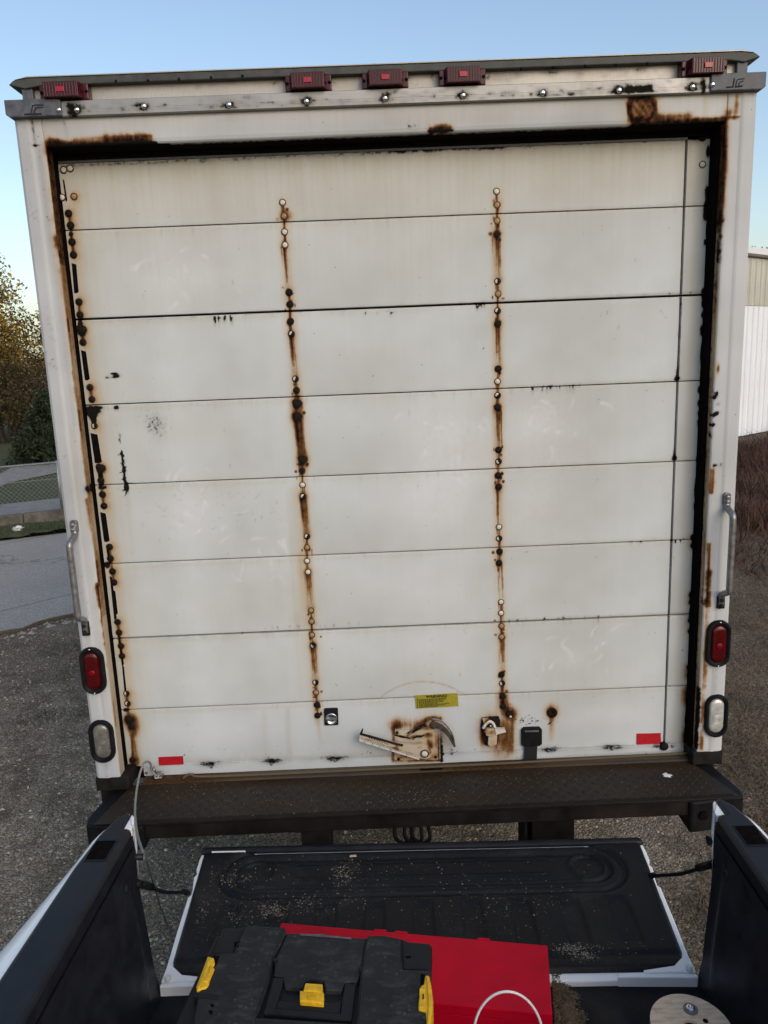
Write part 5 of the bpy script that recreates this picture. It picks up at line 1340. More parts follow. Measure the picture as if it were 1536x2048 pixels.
def stepw(v):
    x, y = v[:, 0], v[:, 1]
    return np.stack([0.10 + 0.30 * np.exp(-((y - 0.02) / 0.05) ** 2) + 0.12 * np.sin(x * 9) * np.sin(y * 30), 0.12 + 0.10 * np.sin(x * 3.3 + y * 11), 0.05 + 0.12 * np.exp(-((y - 0.02) / 0.06) ** 2)], 1)
obj('tread_plate', grid(np.linspace(0, 1, 180), np.linspace(-0.213, 0.039, 24), plate), M_STEEL, BU, wear=stepw)
tr = []
for i, x in enumerate(np.arange(-1.08, 1.12, 0.026)):
    for j, y in enumerate(np.arange(-0.197, 0.0, 0.026)):
        d = 1 if (i + j) % 2 else -1; L = 0.0115; a = math.radians(45) * d
        ux, uy = math.cos(a) * L, math.sin(a) * L; nx, ny = -math.sin(a) * 0.0036, math.cos(a) * 0.0036
        tr.append(([(x - ux, y - uy, ZB), (x + nx, y + ny, ZB), (x + ux, y + uy, ZB), (x - nx, y - ny, ZB), (x, y, ZB + 0.0036)], [[0, 3, 4], [3, 2, 4], [2, 1, 4], [1, 0, 4]]))
o = obj('tread_pattern', join(*tr), M_STEEL, BU, wear=stepw, kind='stuff')
obj('bumper_face', zprism([(-0.98, -0.2145), (1.03, -0.2145), (1.03, -0.08), (-0.98, -0.08)], 0.826, ZB - 0.002), M_FACE, BU, bev=0.004)
obj('face_flange', zprism([(-1.10, -0.219), (1.17, -0.219), (1.17, -0.193), (-1.10, -0.193)], ZB - 0.012, ZB + 0.001), M_FACE, BU, bev=0.003)
for xa, xb in ((-1.20, -0.975), (1.0, 1.215)):
    ch = [(xa, -0.16), (xa + 0.01, -0.205), (xb - 0.01, -0.233), (xb, -0.225), (xb, 0.02), (xa + 0.03, 0.02)] if xa < 0 else [(xb, -0.16), (xb - 0.01, -0.205), (xa + 0.01, -0.233), (xa, -0.225), (xa, 0.02), (xb - 0.03, 0.02)]
    obj('end_block', zprism(ch, 0.765 if xa > 0 else 0.795, ZB - 0.006), M_BLACK, BU, bev=0.012)
    obj('end_block_bolt', lathe_y(((xa + xb) / 2 - (0.06 if xa > 0 else -0.06), -0.231, 0.835), [(0.018, 0.008), (0.018, -0.006), (0.008, -0.008)], 6), M_GAP, BU)
obj('splat', ([(*(aty(1335, 1545, -0.06)[:1]), -0.06, ZB + 0.0035)] + [(aty(1335, 1545, -0.06)[0] + (0.009 + 0.012 * rng.random()) * math.cos(a), -0.06 + (0.009 + 0.012 * rng.random()) * math.sin(a), ZB + 0.0022) for a in np.linspace(0, 6.28, 15, endpoint=False)], [[0, i + 1, (i + 1) % 15 + 1] for i in range(15)]), M_LITTER, BU)
for (xa, xb) in ((-1.225, -1.095), (1.105, 1.222)):
    obj('post_foot', box(xa, xb, 0.004, 0.12, 0.895, 0.9505), M_DKSTEEL, TR, bev=0.003)
    obj('hanger_bracket', box(xa + 0.004, xb - 0.02, 0.03, 0.10, 0.74, 0.892), M_DKSTEEL, TR, bev=0.003)
for xa, xb in ((-0.42, -0.31), (0.44, 0.60)):
    obj('bumper_support', join(box(xa, xb, -0.16, -0.06, 0.62, 0.824), box(xa + 0.02, xb - 0.02, -0.06, 1.2, 0.66, 0.76)), M_DKSTEEL if xa < 0 else M_FACE, TR, bev=0.004)
obj('support_gusset', box(0.415, 0.425, -0.15, -0.02, 0.60, 0.824), M_DKSTEEL, TR)
for cx in (806, 826, 842):
    q = aty(cx, 1664, -0.13)
    obj('air_hose', tube(smooth_path([q + (-0.03, 0.03, 0.02), q + (-0.03, 0, -0.02), q + (0, 0, -0.048), q + (0.032, 0.0, -0.03), q + (0.028, 0.03, 0.02)], 6), 0.007, 7), M_BLACK, TR, smooth=True)
obj('body_side', box(-1.2215, -1.195, 0.141, 5.0, 0.93, 3.35), M_PLATE, TR); obj('body_side', box(1.195, 1.2215, 0.141, 5.0, 0.93, 3.35), M_PLATE, TR)
obj('body_roof', box(-1.195, 1.195, 0.161, 5.0, 3.38, 3.42), M_PLATE, TR); obj('body_floor', box(-1.19, 1.19, 0.15, 5.0, 0.86, 0.93), M_DKSTEEL, TR)
obj('body_front', box(-1.22, 1.22, 5.003, 5.03, 0.93, 3.40), M_PLATE, TR)
for x in (-0.45, 0.37): obj('frame_rail', box(x, x + 0.08, 0.16, 6.2, 0.66, 0.855), M_DKSTEEL, TR)
obj('axle', tube([(-0.95, 1.7, 0.42), (0.95, 1.7, 0.42)], 0.06, 10), M_DKSTEEL, TR, smooth=True)
for x in (-0.98, -0.72, 0.72, 0.98):
    v, f = lathe_y((0, 0, 0), [(0.2, -0.10), (0.40, -0.11), (0.42, -0.07), (0.42, 0.07), (0.40, 0.11), (0.2, 0.10)], 28); v = np.array(v)
    obj('wheel', (np.stack([v[:, 1] + x, v[:, 0] + 1.7, v[:, 2] + 0.425], 1), f), M_TYRE, TR, smooth=False)
obj('mud_flap', join(box(-1.12, -0.58, 1.12, 1.13, 0.2, 0.86), box(0.58, 1.12, 1.12, 1.13, 0.2, 0.86)), M_BLACK, TR)
# ------------------------------------------------------------------ pickup bed in the foreground
PO = np.array([-0.004, -0.878, 0.0]); PE = np.array([math.cos(math.radians(-1.95)), math.sin(math.radians(-1.95)), 0]); PN = np.array([-PE[1], PE[0], 0])
ZT = 0.80
PK = empty('pickup_truck', PO, 'pickup bed with its tailgate lowered, black liner and white outer sides', 'pickup')


def pk(u, v, z): return PO + PE * u + PN * v + np.array([0, 0, z])
def pka(U, V, Z): return PO + U[:, None] * PE + V[:, None] * PN + np.stack([0 * Z, 0 * Z, Z], 1)
def loc(p): d = np.asarray(p) - PO; return float(d @ PE), float(d @ PN)


def uvprism(poly, z0, z1): return zprism([pk(u, v, 0)[:2] for u, v in poly], z0, z1)


# tailgate
TG = empty('tailgate', pk(0, 0.3, ZT), parent=PK)
HW0, HW1, LEN = 0.742, 0.780, 0.605


def edge(sg):
    vv = [0.0, 0.05, 0.12, 0.2, 0.33, 0.36, 0.375, 0.40, 0.46, 0.475, 0.50, 0.55, 0.585, LEN - 0.005]
    dd = [0.0, 0.004, 0.004, 0.005, 0.004, 0.004, -0.004, -0.003, 0.004, -0.003, 0.004, 0.004, 0.000, -0.004]
    return [(sg * (HW0 + (HW1 - HW0) * v / LEN + d), v) for v, d in zip(vv, dd)]


obj('tailgate_shell', uvprism(edge(-1) + edge(1)[::-1], ZT - 0.065, ZT - 0.004), M_WHITECAR, TG, bev=0.004)


def liner(U, W):
    """U across -1..1, W 0..1 from hinge to the free edge"""
    hw = (HW0 - 0.010 + (HW1 - HW0) * W); v = 0.022 + W * (LEN - 0.048); x = U * hw
    cut = 0 * U
    z = np.full(len(U), ZT + 0.010)
    # long raised pill with two dished circles
    d = np.hypot(np.maximum(np.abs(x) - 0.56, 0), v - 0.455)
    def dip(d, r, w_, a): return a * np.exp(-((d - r) / w_) ** 2)
    z += dip(d, 0.115, 0.010, -0.012); z += dip(d, 0.072, 0.008, -0.009) + np.where(d < 0.072, -0.005, 0)
    for s in (-1, 1):
        c = np.hypot(x - s * 0.555, v - 0.455); z += dip(c, 0.058, 0.008, 0.006) + np.where(c < 0.055, -0.006, 0)
    dd = np.abs(v - 0.455); z += np.where(np.abs(x) < 0.43, dip(dd, 0.03, 0.006, 0.004), 0)
    # short ribs across the middle
    rib = 0.5 + 0.5 * np.tanh(6 * (np.cos(x * 2 * np.pi / 0.152) - 0.25)); z -= 0.011 * rib * np.clip((v - 0.10) / 0.03, 0, 1) * np.clip((0.315 - v) / 0.03, 0, 1) * (np.abs(x) < 0.66)
    z += dip(v, 0.075, 0.010, -0.006)
    e = np.minimum.reduce([(1 - np.abs(U)) * hw, v - 0.022 - 0.055 * cut, (LEN - 0.026 - v)]); z -= 0.014 * np.exp(-(e / 0.006) ** 2)
    return pka(x, v, z)


g = grid(np.linspace(-1, 1, 300), np.linspace(0, 1, 130), liner)
obj('tailgate_liner', g, M_LINER, TG, smooth=True)
obj('top_trim', uvprism([(-HW1 - 0.002, LEN - 0.030), (HW1 + 0.002, LEN - 0.030), (HW1 - 0.004, LEN - 0.004), (-HW1 + 0.004, LEN - 0.004)], ZT - 0.045, ZT + 0.0125), M_BED, TG, bev=0.008)
obj('trim_glint', uvprism([(-0.74, LEN - 0.034), (-0.62, LEN - 0.034), (-0.62, LEN - 0.031), (-0.74, LEN - 0.0315)], ZT + 0.003, ZT + 0.0115), M_WHITECAR, TG)  # white strip modelled in place of a highlight on the trim
# hinge side: white lip and corner gussets
obj('hinge_lip', uvprism([(-0.742, -0.006), (0.742, -0.006), (0.742, 0.020), (-0.742, 0.020)], ZT - 0.05, ZT - 0.002), M_WHITECAR, TG, bev=0.004)
for s in (-1, 1):
    obj('hinge_gusset', uvprism([(s * 0.742, 0.0), (s * 0.742, 0.075), (s * 0.732, 0.062), (s * 0.69, 0.024), (s * 0.60, 0.010), (s * 0.60, 0.0)], ZT - 0.01, ZT + 0.0155), M_WHITECAR, TG, bev=0.003)
    obj('hinge_cover', uvprism([(s * 0.742, -0.016), (s * 0.742, -0.002), (s * 0.60, 0.006), (s * 0.53, 0.004), (s * 0.525, -0.010)], ZT - 0.03, ZT + 0.012), M_WHITECAR, TG, bev=0.003)
    obj('hinge_pin', lathe_z(pk(s * 0.725, 0.008, ZT), [(0.010, 0), (0.010, 0.022), (0.006, 0.026)], 8), M_SEAL, TG)

# bed floor with ribs, front wall
obj('bed_floor', grid(np.linspace(-0.745, 0.745, 120), np.linspace(-1.72, -0.008, 80), lambda U, V: pka(U, V, ZT - 0.018 + 0.008 * np.tanh(5 * np.cos(U * 2 * np.pi / 0.16)) * np.clip((-0.09 - V) / 0.03, 0, 1))), M_LINER, PK, smooth=True)
obj('bed_pan', uvprism([(-0.75, -1.74), (0.75, -1.74), (0.75, -0.03), (-0.75, -0.03)], ZT - 0.10, ZT - 0.04), M_BED, PK)
obj('front_wall', uvprism([(-0.78, -1.78), (0.78, -1.78), (0.78, -1.73), (-0.78, -1.73)], ZT - 0.1, 1.29), M_BED, PK)

# bed sides
def side(s):
    SD = empty('bed_side', pk(s * 0.85, -0.9, 1.0), parent=PK)
    # inner liner wall, leaning out towards the top, with vertical flutes
    def inner(V, Z):
        t = (Z - (ZT - 0.02)) / 0.50
        u = 0.742 + 0.030 * t ** 1.3 + 0.010 * np.tanh(4 * np.cos((V + 0.42) * 2 * np.pi / 0.46)) * np.clip(t * 6, 0, 1) * np.clip((0.9 - t) * 6, 0, 1)
        return pka(s * u, V, Z)
    g = grid(np.linspace(-1.74, -0.004, 110), np.linspace(ZT - 0.02, 1.275, 20), inner)
    obj('inner_liner', g, M_BED, SD, smooth=True)
    obj('liner_end', grid([0, 0.3, 1], np.linspace(ZT - 0.02, 1.275, 20), lambda U, Z: inner(np.full(len(U), -0.004), Z) + (U * 0.02)[:, None] * PE * s + (U ** 2 * 0.008)[:, None] * PN), M_BED, SD)
    obj('jamb_top', uvprism([(s * 0.7745, 0.0), (s * 0.7965, 0.0), (s * 0.7975, 0.068), (s * 0.788, 0.058), (s * 0.777, 0.026)], 1.20, 1.2925), M_WHITECAR, SD, bev=0.003)
    # rail cap: flat top, rolled inner edge, narrowing to the rear
    A_ = [(0.768, -1.76), (0.768, -0.020), (0.775, -0.004), (0.797, -0.002), (0.795, 0.055), (0.806, 0.075), (0.835, 0.035), (0.850, -0.03), (0.862, -0.16), (0.868, -0.5), (0.868, -1.76)]
    zt_ = 1.300
    cap = uvprism([(s * a, b_) for a, b_ in A_], 1.247, zt_)
    hole = [(0.793, -0.135), (0.842, -0.135), (0.842, -0.062), (0.793, -0.062)]
    co = obj('rail_cap', cap, M_BED, SD, bev=0.010)
    # stake pocket: rim, and a raised black slab painted as the well's shade
    rim = [(a - (0.004 if a < 0.81 else -0.004), b_ - (0.005 if b_ < -0.1 else -0.005)) for a, b_ in hole]
    obj('pocket_rim', uvprism([(s * a, b_) for a, b_ in rim], zt_ - 0.004, zt_ + 0.0015), M_TBOXD, SD)
    obj('stake_pocket', uvprism([(s * a, b_) for a, b_ in hole], zt_ - 0.003, zt_ + 0.0025), M_GAP, SD)
    # outer skin: crowned body side turning in at the tail
    prof = [(0.850, 1.2935), (0.872, 1.292), (0.905, 1.284), (0.945, 1.266), (0.985, 1.236), (1.012, 1.20), (1.026, 1.15), (1.030, 1.07), (1.026, 0.95), (1.012, 0.80), (0.99, 0.62), (0.96, 0.52)]
    vv = np.concatenate([np.linspace(-1.78, -0.2, 30), np.linspace(-0.17, 0.07, 14)])
    def place(a, b_, t):
        k = np.clip((t + 0.62) / 0.69, 0, 1) ** 1.25; e_ = np.clip((t + 0.04) / 0.11, 0, 1) ** 1.6
        a2 = 0.852 + (a - 0.852) * (1 - 0.90 * k); a2 = a2 - e_ * (a2 - 0.806)
        return pka(s * a2, t, b_)
    pr = densify(prof, 0.03); obj('outer_skin', extrude(pr if s > 0 else pr[::-1], vv, place), M_WHITECAR, SD, smooth=True)
    # rear end: painted jamb seen between liner and tail
    n = 14; zs = np.linspace(0.62, 1.296, n); jag = np.array([0.0, .002, -.002, .003, 0, .004, -.003, .002, 0, .006, .001, -.004, .005, .0])
    V = []; 
    for z_, j in zip(zs, jag):
        wdt = 0.018 + 0.032 * max(0, (z_ - 1.15) / 0.15)
        V += [pk(s * (0.772 - 0.004), -0.003, z_), pk(s * (0.776 + j), 0.012, z_), pk(s * (0.776 + wdt * 0.5), 0.03 + 0.03 * max(0, (z_ - 1.1) / 0.2), z_), pk(s * 0.800, 0.06, z_)]
    Fq = []
    for i in range(n - 1):
        for k in range(3): Fq.append([i * 4 + k, i * 4 + k + 1, i * 4 + 5 + k, i * 4 + 4 + k])
    obj('tail_jamb', (V, Fq), M_WHITECAR, SD)
    obj('jamb_sealer', join(*[tube(smooth_path([pk(s * 0.779, 0.016, 1.293 - d), pk(s * 0.785, 0.034, 1.272 - d * 1.4), pk(s * 0.790, 0.040, 1.235 - d * 1.5)], 4), 0.0035, 5) for d in (0.0, 0.012, 0.026)]), M_SEAL, SD, smooth=True)
    for v_, z_ in ((-0.10, 1.19), (-0.55, 1.20), (-1.0, 1.20)):
        w0 = inner(np.array([v_]), np.array([z_]))[0]; obj('liner_plug', tube([w0 - PE * s * 0.003, w0 + PE * s * 0.004], [0.011, 0.013], 10), M_TBOXD, SD)
    obj('cap_seam', tube([pk(s * 0.7672, v_, 1.252) for v_ in np.linspace(-1.7, -0.02, 12)], 0.0022, 4), M_GAP, SD)
    # striker and cable anchor
    a, b_ = ((288, 1713) if s < 0 else (1420, 1681))
    q = aty(a, b_, -0.855); obj('striker', tube([q + (-s * 0.002, 0, 0), q + (s * 0.045, 0, 0)], 0.0085, 8), M_BED, SD, smooth=True)
    obj('striker_head', tube([q + (-s * 0.006, 0, 0), q + (-s * 0.001, 0, 0)], 0.013, 10), M_BED if s > 0 else M_DULL, SD)
    obj('rear_wheel', (lambda v, f: (np.stack([np.array(v)[:, 1], np.array(v)[:, 0], np.array(v)[:, 2]], 1) + pk(s * 0.83, -1.15, 0.39), f))(*lathe_y((0, 0, 0), [(0.2, -0.10), (0.37, -0.11), (0.39, -0.07), (0.39, 0.07), (0.37, 0.11), (0.2, 0.10)], 24)), M_TYRE, SD)


for s in (-1, 1): side(s)
for (a, b_), (c_, d_), s in (((287, 1768), (372, 1785), -1), ((1418, 1729), (1300, 1752), 1)):
    p0 = aty(a, b_, -0.865); p1 = atz(c_, d_, ZT + 0.002); q = empty('tailgate_cable', p0, parent=PK)
    md = (p0 + p1) / 2 - (0, 0, 0.012)
    obj('strap_cable', tube(smooth_path([p0, p0 * 0.75 + p1 * 0.25 - (0, 0, 0.010), md, p1], 6), 0.0055, 7), M_BLACK, q, smooth=True)
    obj('cable_end', tube([p0 + (s * 0.02, 0, 0.004), p0 + (p1 - p0) * 0.16 - (0, 0, 0.004)], 0.0105, 8), M_BLACK, q, smooth=True)
    obj('cable_end', tube([p1 - (p1 - p0) * 0.08, p1 + (p1 - p0) * 0.05], 0.009, 8), M_BLACK, q, smooth=True)

# ------------------------------------------------------------------ grey cord from the door corner to the pickup
p_ = [aty(322, 1549, 0.07), aty(313, 1551, 0.055), aty(303, 1541, 0.05), aty(302, 1530, 0.04), aty(297, 1523.5, 0.02), aty(288, 1527, -0.02), aty(279, 1550, -0.08), aty(272, 1590, -0.20), aty(270, 1630, -0.36), aty(275, 1670, -0.60), aty(284, 1700, -0.80), aty(289, 1712, -0.845)]
CR = empty('cord', p_[4], 'thin grey cord arching from the door corner clip down to the pickup', 'cord')
obj('cord_line', tube(smooth_path(p_, 8), 0.0042, 7), M_CORD, CR, smooth=True)
obj('cord_tail', tube(smooth_path([aty(290, 1712, -0.845), aty(300, 1745, -0.80), aty(318, 1805, -0.70), aty(335, 1850, -0.62), atz(346, 1884, ZT)], 6), 0.0022, 5), M_CORDD, CR, smooth=True)
q = aty(320, 1548, 0.06)
obj('clip', join(tube([q + (0.014 * math.cos(t), -0.004, 0.011 * math.sin(t)) for t in np.linspace(0, 6.28, 14, endpoint=False)], 0.0036, 6, closed=True), tube([q + (-0.022, 0, 0.012), q + (-0.02, -0.004, -0.016), q + (0.008, -0.006, -0.012)], 0.0048, 6), tube([q + (-0.024, 0, 0.028), q + (-0.018, 0, 0.006)], 0.0060, 6)), M_BARE, CR, smooth=True)

# ------------------------------------------------------------------ red metal case under the black tool box
ZR = 0.92; fl, fr_, nr = atz(563, 1845, ZR), atz(1095, 1890, ZR), atz(1109, 2029, ZR)
rx = (fr_ - fl); rw = np.linalg.norm(rx); rx /= rw; ry = np.array([rx[1], -rx[0], 0]); rd = float((nr - fr_) @ ry)
RB = empty('red_case', (fl + nr) / 2 - (0, 0, ZR - ZT), 'flat red metal case on the bed with the black tool box set on it', 'tool case')


def rb(u, w_, z): return fl + rx * u + ry * w_ + np.array([0, 0, z - ZR])


def rprism(u0, u1, w0, w1, z0, z1): return zprism([rb(u0, w0, 0)[:2], rb(u1, w0, 0)[:2], rb(u1, w1, 0)[:2], rb(u0, w1, 0)[:2]], z0, z1)


obj('case_body', rprism(0.004, rw - 0.004, 0.005, rd - 0.004, ZT - 0.012, ZR - 0.034), M_REDBOX, RB, bev=0.003)
obj('case_lid', rprism(0, rw, 0, rd, ZR - 0.032, ZR), M_REDBOX, RB, bev=0.0035)
for u in (0.27, 0.33, 0.56): obj('case_hinge', rprism(u, u + 0.035, -0.006, 0.003, ZR - 0.05, ZR + 0.001), M_REDBOX, RB, bev=0.002)
obj('case_catch', rprism(rw * 0.5 - 0.03, rw * 0.5 + 0.03, rd - 0.002, rd + 0.008, ZR - 0.07, ZR - 0.02), M_DULL, RB, bev=0.002)

# ------------------------------------------------------------------ black tool box
ZK = 1.13
tl, tr_ = atz(430, 1856, ZK), atz(862, 1886, ZK); kx = tr_ - tl; kw = np.linalg.norm(kx); kx /= kw; ky = np.array([kx[1], -kx[0], 0])
TB = empty('tool_box', (tl + tr_) / 2 + ky * 0.13 - (0, 0, ZK - ZR), 'black plastic tool box with yellow latches standing on the red case', 'tool box')


def tb(px, py, z=ZK):
    d = atz(px, py, z) - tl; return float(d @ kx), float(d @ ky)


def kp(u, w_): return (tl + kx * u + ky * w_)[:2]
def kprism(pts, z0, z1): return zprism([kp(*p) for p in pts], z0, z1)
def kpx(pts, z0, z1, z=None): return zprism([atz(a, b_, z1 if z is None else z)[:2] for a, b_ in pts], z0, z1)


def crop(u, v): return 350 + u / 2.793, 1800 + v / 2.793
def cz(pts, z0, z1): return kpx([crop(*p) for p in pts], z0, z1)


dz = ZK
KD = 0.285
obj('box_body', kprism([(0.02, 0.02), (kw - 0.02, 0.02), (kw - 0.025, KD - 0.02), (0.025, KD - 0.02)], ZR + 0.001, dz - 0.05), M_TBOXD, TB, bev=0.01)
obj('box_foot', join(*[kprism([(a, b_), (a + 0.06, b_), (a + 0.06, b_ + 0.04), (a, b_ + 0.04)], ZR + 0.001, ZR + 0.02) for a in (0.03, kw - 0.09) for b_ in (0.03, KD - 0.07)]), M_TBOXD, TB)
obj('lid_base', kprism([(0.004, 0.004), (kw - 0.004, 0.004), (kw - 0.002, KD), (0.002, KD)], dz - 0.055, dz - 0.016), M_TBOXD, TB, bev=0.006)
obj('lid_pad', cz([(385, 152), (412, 140), (612, 152), (622, 175), (545, 330), (528, 420), (452, 640), (410, 900), (60, 900), (130, 520), (215, 300), (330, 290)], dz - 0.05, dz), M_LID, TB, bev=0.004)
obj('lid_pad', cz([(1080, 196), (1170, 196), (1262, 214), (1272, 385), (1428, 392), (1432, 640), (1415, 900), (975, 900), (1020, 640), (1040, 395), (1060, 260)], dz - 0.05, dz), M_LID, TB, bev=0.004)
obj('lid_corner', cz([(268, 158), (385, 156), (330, 296), (216, 300)], dz - 0.05, dz - 0.006), M_TBOXD, TB, bev=0.003)
obj('lid_corner', cz([(1266, 214), (1300, 232), (1425, 243), (1436, 262), (1428, 390), (1272, 386)], dz - 0.05, dz - 0.006), M_TBOXD, TB, bev=0.003)
obj('lid_centre', cz([(628, 182), (1076, 214), (1060, 262), (1040, 395), (1018, 455), (950, 455), (930, 505), (840, 500), (832, 450), (728, 442), (716, 490), (610, 480), (606, 425), (552, 420), (560, 330)], dz - 0.05, dz - 0.004), M_LID, TB, bev=0.003)
obj('lid_front', cz([(445, 655), (1010, 690), (1000, 900), (400, 900)], dz - 0.05, dz - 0.003), M_LID, TB, bev=0.003)
obj('label_edge', cz([(700, 188), (830, 192), (855, 198), (985, 210), (985, 215), (850, 203), (700, 193)], dz - 0.008, dz - 0.0015), M_CAPG, TB)
zh = dz - 0.006
obj('handle', join(cz([(500, 600), (990, 640), (985, 672), (492, 632)], zh - 0.022, zh), cz([(548, 430), (612, 432), (560, 610), (502, 606)], zh - 0.022, zh + 0.001), cz([(948, 464), (1012, 466), (988, 645), (922, 640)], zh - 0.022, zh + 0.001), cz([(556, 560), (930, 566), (925, 640), (550, 606)], zh - 0.024, zh - 0.004)), M_TBOXD, TB, bev=0.003)
yl = obj('centre_latch', join(cz([(727, 462), (826, 468), (822, 512), (716, 504)], dz - 0.02, dz + 0.006), cz([(697, 504), (832, 514), (830, 574), (696, 562)], dz - 0.024, dz + 0.002)), M_YLATCH, TB, bev=0.0025)
obj('latch_ribs', join(*[cz([(742, 516 + i * 8), (788, 519 + i * 8), (788, 522 + i * 8), (742, 519 + i * 8)], dz + 0.001, dz + 0.0035) for i in range(6)]), M_YLATCH, yl)


def side_latch(pts, ribs):
    o = obj('side_latch', join(cz(pts, dz - 0.05, dz + 0.004)), M_YLATCH, TB, bev=0.003)
    obj('latch_ribs', join(*[cz(r_, dz - 0.03, dz + 0.007) for r_ in ribs]), M_YLATCH, o, bev=0.0015)


side_latch([(182, 312), (218, 322), (222, 352), (210, 372), (222, 380), (196, 440), (188, 470), (172, 490), (150, 494), (120, 505), (118, 480)], ([(190, 322), (208, 328), (140, 488), (126, 486)], [(170, 400), (205, 405), (180, 455), (152, 452)], [(196, 370), (218, 378), (208, 398), (190, 394)]))
obj('latch_gap', cz([(216, 308), (250, 312), (228, 370), (216, 362)], dz - 0.02, dz + 0.0005), M_GAP, TB)
side_latch([(1398, 418), (1420, 420), (1432, 480), (1442, 560), (1438, 620), (1425, 700), (1404, 690), (1400, 622), (1360, 610), (1358, 580), (1372, 478), (1390, 470)], ([(1404, 430), (1418, 432), (1436, 560), (1420, 700), (1408, 690), (1416, 560)], [(1366, 490), (1396, 492), (1392, 600), (1362, 596)], [(1380, 520), (1402, 522), (1400, 560), (1376, 556)]))
obj('latch_gap', cz([(1372, 412), (1396, 414), (1388, 468), (1370, 476)], dz - 0.02, dz + 0.0005), M_GAP, TB)
for m_ in (cz([(330, 238), (362, 226), (362, 236), (332, 248)], dz - 0.01, dz + 0.0006), cz([(332, 262), (356, 254), (356, 262), (334, 270)], dz - 0.01, dz + 0.0006), cz([(1288, 314), (1316, 310), (1318, 322), (1292, 324)], dz - 0.01, dz - 0.0052), cz([(196, 578), (222, 586), (214, 598), (200, 596)], dz - 0.01, dz + 0.0006), cz([(188, 612), (214, 620), (206, 640), (190, 634)], dz - 0.01, dz + 0.0006)): obj('lid_mark', m_, M_GAP, TB)
for m_ in (lathe_z(atz(*crop(562, 338), dz), [(0.006, -0.01), (0.006, 0.002), (0.003, 0.003)], 10), lathe_z(atz(*crop(1038, 386), dz), [(0.005, -0.01), (0.005, 0.001), (0.002, 0.002)], 10)): obj('lid_hinge_knob', m_, M_TBOXD, TB)
for pts in (((612, 160), (545, 330), (528, 420), (455, 630)), ((1078, 205), (1062, 270), (1042, 395), (1022, 630)), ((330, 296), (385, 160)), ((250, 300), (330, 298)), ((1270, 386), (1264, 220))): obj('lid_seam', tube([tuple(atz(*crop(*a), dz)[:2]) + (dz + 0.0004,) for a in pts], 0.0012, 4), M_TBOXD, TB)
obj('groove', cz([(110, 515), (250, 528), (240, 556), (104, 542)], dz - 0.02, dz + 0.0006), M_TBOXD, TB)

# ------------------------------------------------------------------ loop of white cable, spool, crumbs
lc = atz(1012, 2040, 0.97)
LP = []
for t in np.linspace(0, 2 * math.pi, 60, endpoint=False):
    LP.append((lc[0] + 0.0805 * math.cos(t), lc[1] - 0.03 + 0.03 * math.sin(t), 0.95 + 0.158 * math.sin(t) * (1 if math.sin(t) < 0 else 0.62)))
o = obj('cable_loop', tube(LP, 0.0030, 8, closed=True), M_WIREW, smooth=True)
tag(o, 'round loop of thin white cable standing in front of the red case', 'cable')
ZS = 0.99
a, b_, t_ = atz(1299, 2040, ZS), atz(1463, 2052, ZS), atz(1378, 1986, ZS)
rs_ = 0.5 * np.linalg.norm(b_ - a); sc_ = (a + b_) / 2; sc_[1] = t_[1] - rs_; sc_[2] = ZS
SPL = empty('cable_spool', sc_ - (0, 0, ZS - ZT + 0.015), 'pale wooden cable spool standing at the right of the bed', 'spool')
ang = np.linspace(0, 2 * math.pi, 48, endpoint=False)


def flange(z0, z1, r_, hole):
    n = len(ang); V = []
    for rr, z_ in ((r_, z0), (r_, z1), (hole, z1), (hole, z0)): V += [(sc_[0] + rr * math.cos(t), sc_[1] + rr * math.sin(t), z_) for t in ang]
    Fq = []
    for i in range(4):
        for k in range(n): Fq.append([i * n + k, i * n + (k + 1) % n, ((i + 1) % 4) * n + (k + 1) % n, ((i + 1) % 4) * n + k])
    return V, Fq


hc = atz(1372, 2048, ZS)
obj('top_flange', flange(ZS - 0.012, ZS, rs_, 0.017), M_WOOD, SPL, bev=0.001)
obj('bottom_flange', flange(ZT - 0.012, ZT + 0.002, rs_, 0.017), M_WOOD, SPL, bev=0.001)
obj('core', flange(ZT + 0.002, ZS - 0.012, 0.045, 0.02), M_WOOD, SPL)
obj('wound_cable', join(*[tube([(sc_[0] + r_ * math.cos(t), sc_[1] + r_ * math.sin(t), z_) for t in ang[::3]], 0.0034, 6, closed=True) for z_ in np.arange(ZT + 0.008, ZS - 0.016, 0.0068) for r_ in (0.05, 0.0565)]), M_WIREW, SPL, smooth=True)
obj('centre_hole', zprism([(sc_[0] + 0.0168 * math.cos(t), sc_[1] + 0.0168 * math.sin(t)) for t in ang[::2]], ZS - 0.02, ZS - 0.008), M_GAP, SPL)
q = atz(1381, 2019, ZS)
obj('bolt_washer', lathe_z(q, [(0.0165, -0.001), (0.0165, 0.002), (0.009, 0.0026)], 18), M_DULL, SPL, smooth=False)
obj('bolt', lathe_z(q, [(0.0095, 0.002), (0.0095, 0.006), (0.006, 0.0075), (0.0055, 0.004), (0.001, 0.004)], 12), M_CHROME, SPL)
q = atz(1411, 2042, ZS); obj('knot_hole', lathe_z(q, [(0.006, -0.002), (0.006, 0.0008), (0.001, 0.0008)], 10), M_GAP, SPL)


def heap(px0, px1, py0, py1, n):
    p = []
    while len(p) < n:
        a = rng.uniform(px0, px1); b_ = rng.uniform(py0, py1)
        if a > 1104 + (b_ - 1955) * 0.05 and a < 1118 + 48 * (max(0, b_ - 1950) / 100) ** 0.7 + rng.normal(0, 7) + 6 * math.sin(b_ / 7) and b_ > 1952 + rng.normal(0, 2):
            q = atz(a, b_, ZT - 0.010); d = (a - 1104) / 45; p.append(q + (0, 0, rng.random() * 0.012 * max(0, 1 - d)))
    return np.array(p)


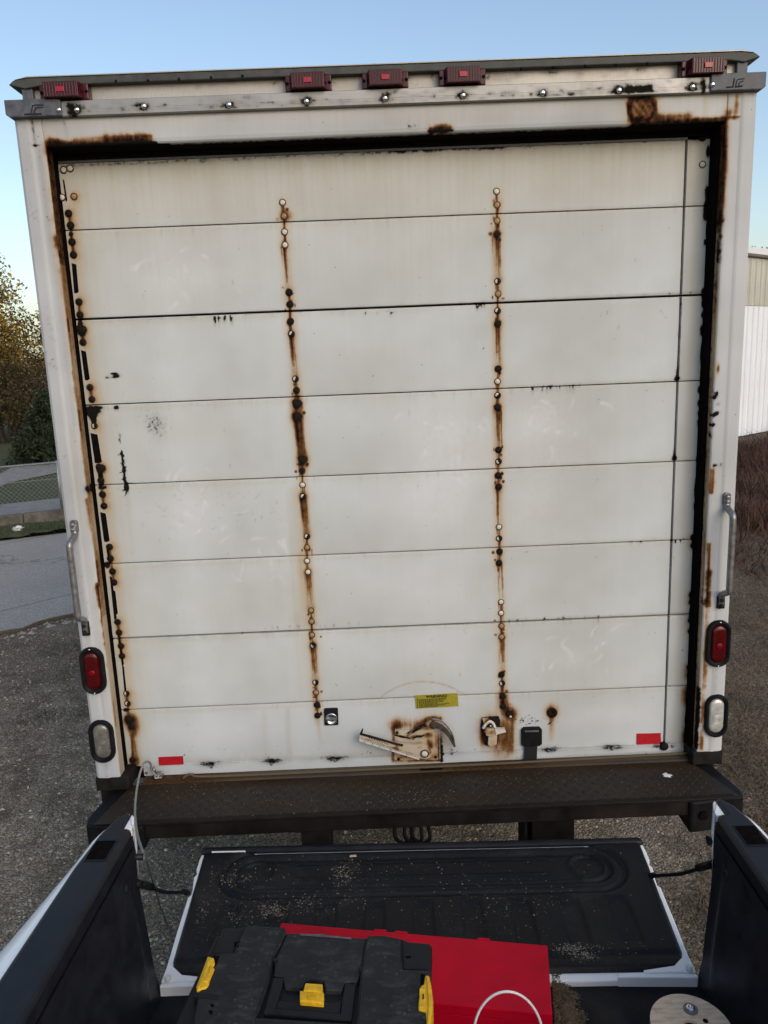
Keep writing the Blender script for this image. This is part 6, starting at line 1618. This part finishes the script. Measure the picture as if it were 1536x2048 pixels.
o = obj('sawdust_heap', stones(7000, lambda n: heap(1095, 1175, 1945, 2100, n), 0.0012, 0.0042), M_SAW, center=False)
tag(o, 'heap of brown sawdust along the right side of the red case', 'sawdust', kind='stuff')
cl = [(465, 1757, 26, 9, 160), (440, 1745, 20, 12, 70), (690, 1745, 14, 12, 230), (548, 1822, 16, 8, 330), (610, 1805, 30, 14, 160), (700, 1800, 34, 16, 90), (480, 1830, 22, 18, 120), (405, 1815, 8, 20, 80), (1150, 1900, 22, 7, 260), (1170, 1912, 14, 5, 180), (1140, 1895, 18, 4, 120), (1080, 1795, 60, 20, 80), (960, 1780, 90, 26, 90), (1000, 1830, 50, 26, 80), (760, 1740, 60, 14, 80), (470, 1800, 60, 30, 110), (640, 1745, 90, 18, 90), (1030, 1720, 120, 20, 60), (430, 1870, 40, 26, 60), (1240, 1900, 40, 12, 40), (850, 1800, 160, 40, 160)]


def crumb(n):
    P = []
    for px, py, sx, sy, k in cl:
        for _ in range(k):
            q = atz(px + rng.normal(0, sx), py + rng.normal(0, sy), ZT + 0.010); u, v = loc(q)
            if abs(u) < 0.72 and 0.03 < v < 0.57: P.append(q)
    return np.array(P)


o = obj('crumbs', stones(1, crumb, 0.0007, 0.0030), M_CRUMB, center=False)
tag(o, 'pale wood crumbs scattered over the black tailgate liner', 'crumbs', kind='stuff')


def grit(n):
    P = []
    for px, py, sx, sy, k in ((400, 1585, 60, 16, 110), (560, 1600, 100, 14, 130), (840, 1590, 40, 8, 130), (960, 1570, 40, 8, 60), (1150, 1570, 120, 14, 80), (1100, 1547, 60, 6, 40), (820, 1600, 60, 10, 70)):
        for _ in range(k):
            q = atz(px + rng.normal(0, sx), py + rng.normal(0, sy), ZB + 0.002)
            if -0.205 < q[1] < 0.03 and abs(q[0]) < 1.1: P.append(q)
    return np.array(P)


o = obj('grit', stones(1, grit, 0.0008, 0.0026), M_CRUMB, center=False)
tag(o, 'fine pale grit scattered on the step bumper tread', 'grit', kind='stuff')
q = atz(706, 1710, ZT + 0.012)
o = obj('wood_chip', zprism([q + (-0.012, -0.003, 0), q + (0.012, -0.002, 0), (q + (0.011, 0.004, 0)), q + (-0.010, 0.003, 0)], ZT + 0.006, ZT + 0.010), M_WOOD)
tag(o, 'small flat wood chip near the far edge of the tailgate', 'wood chip')
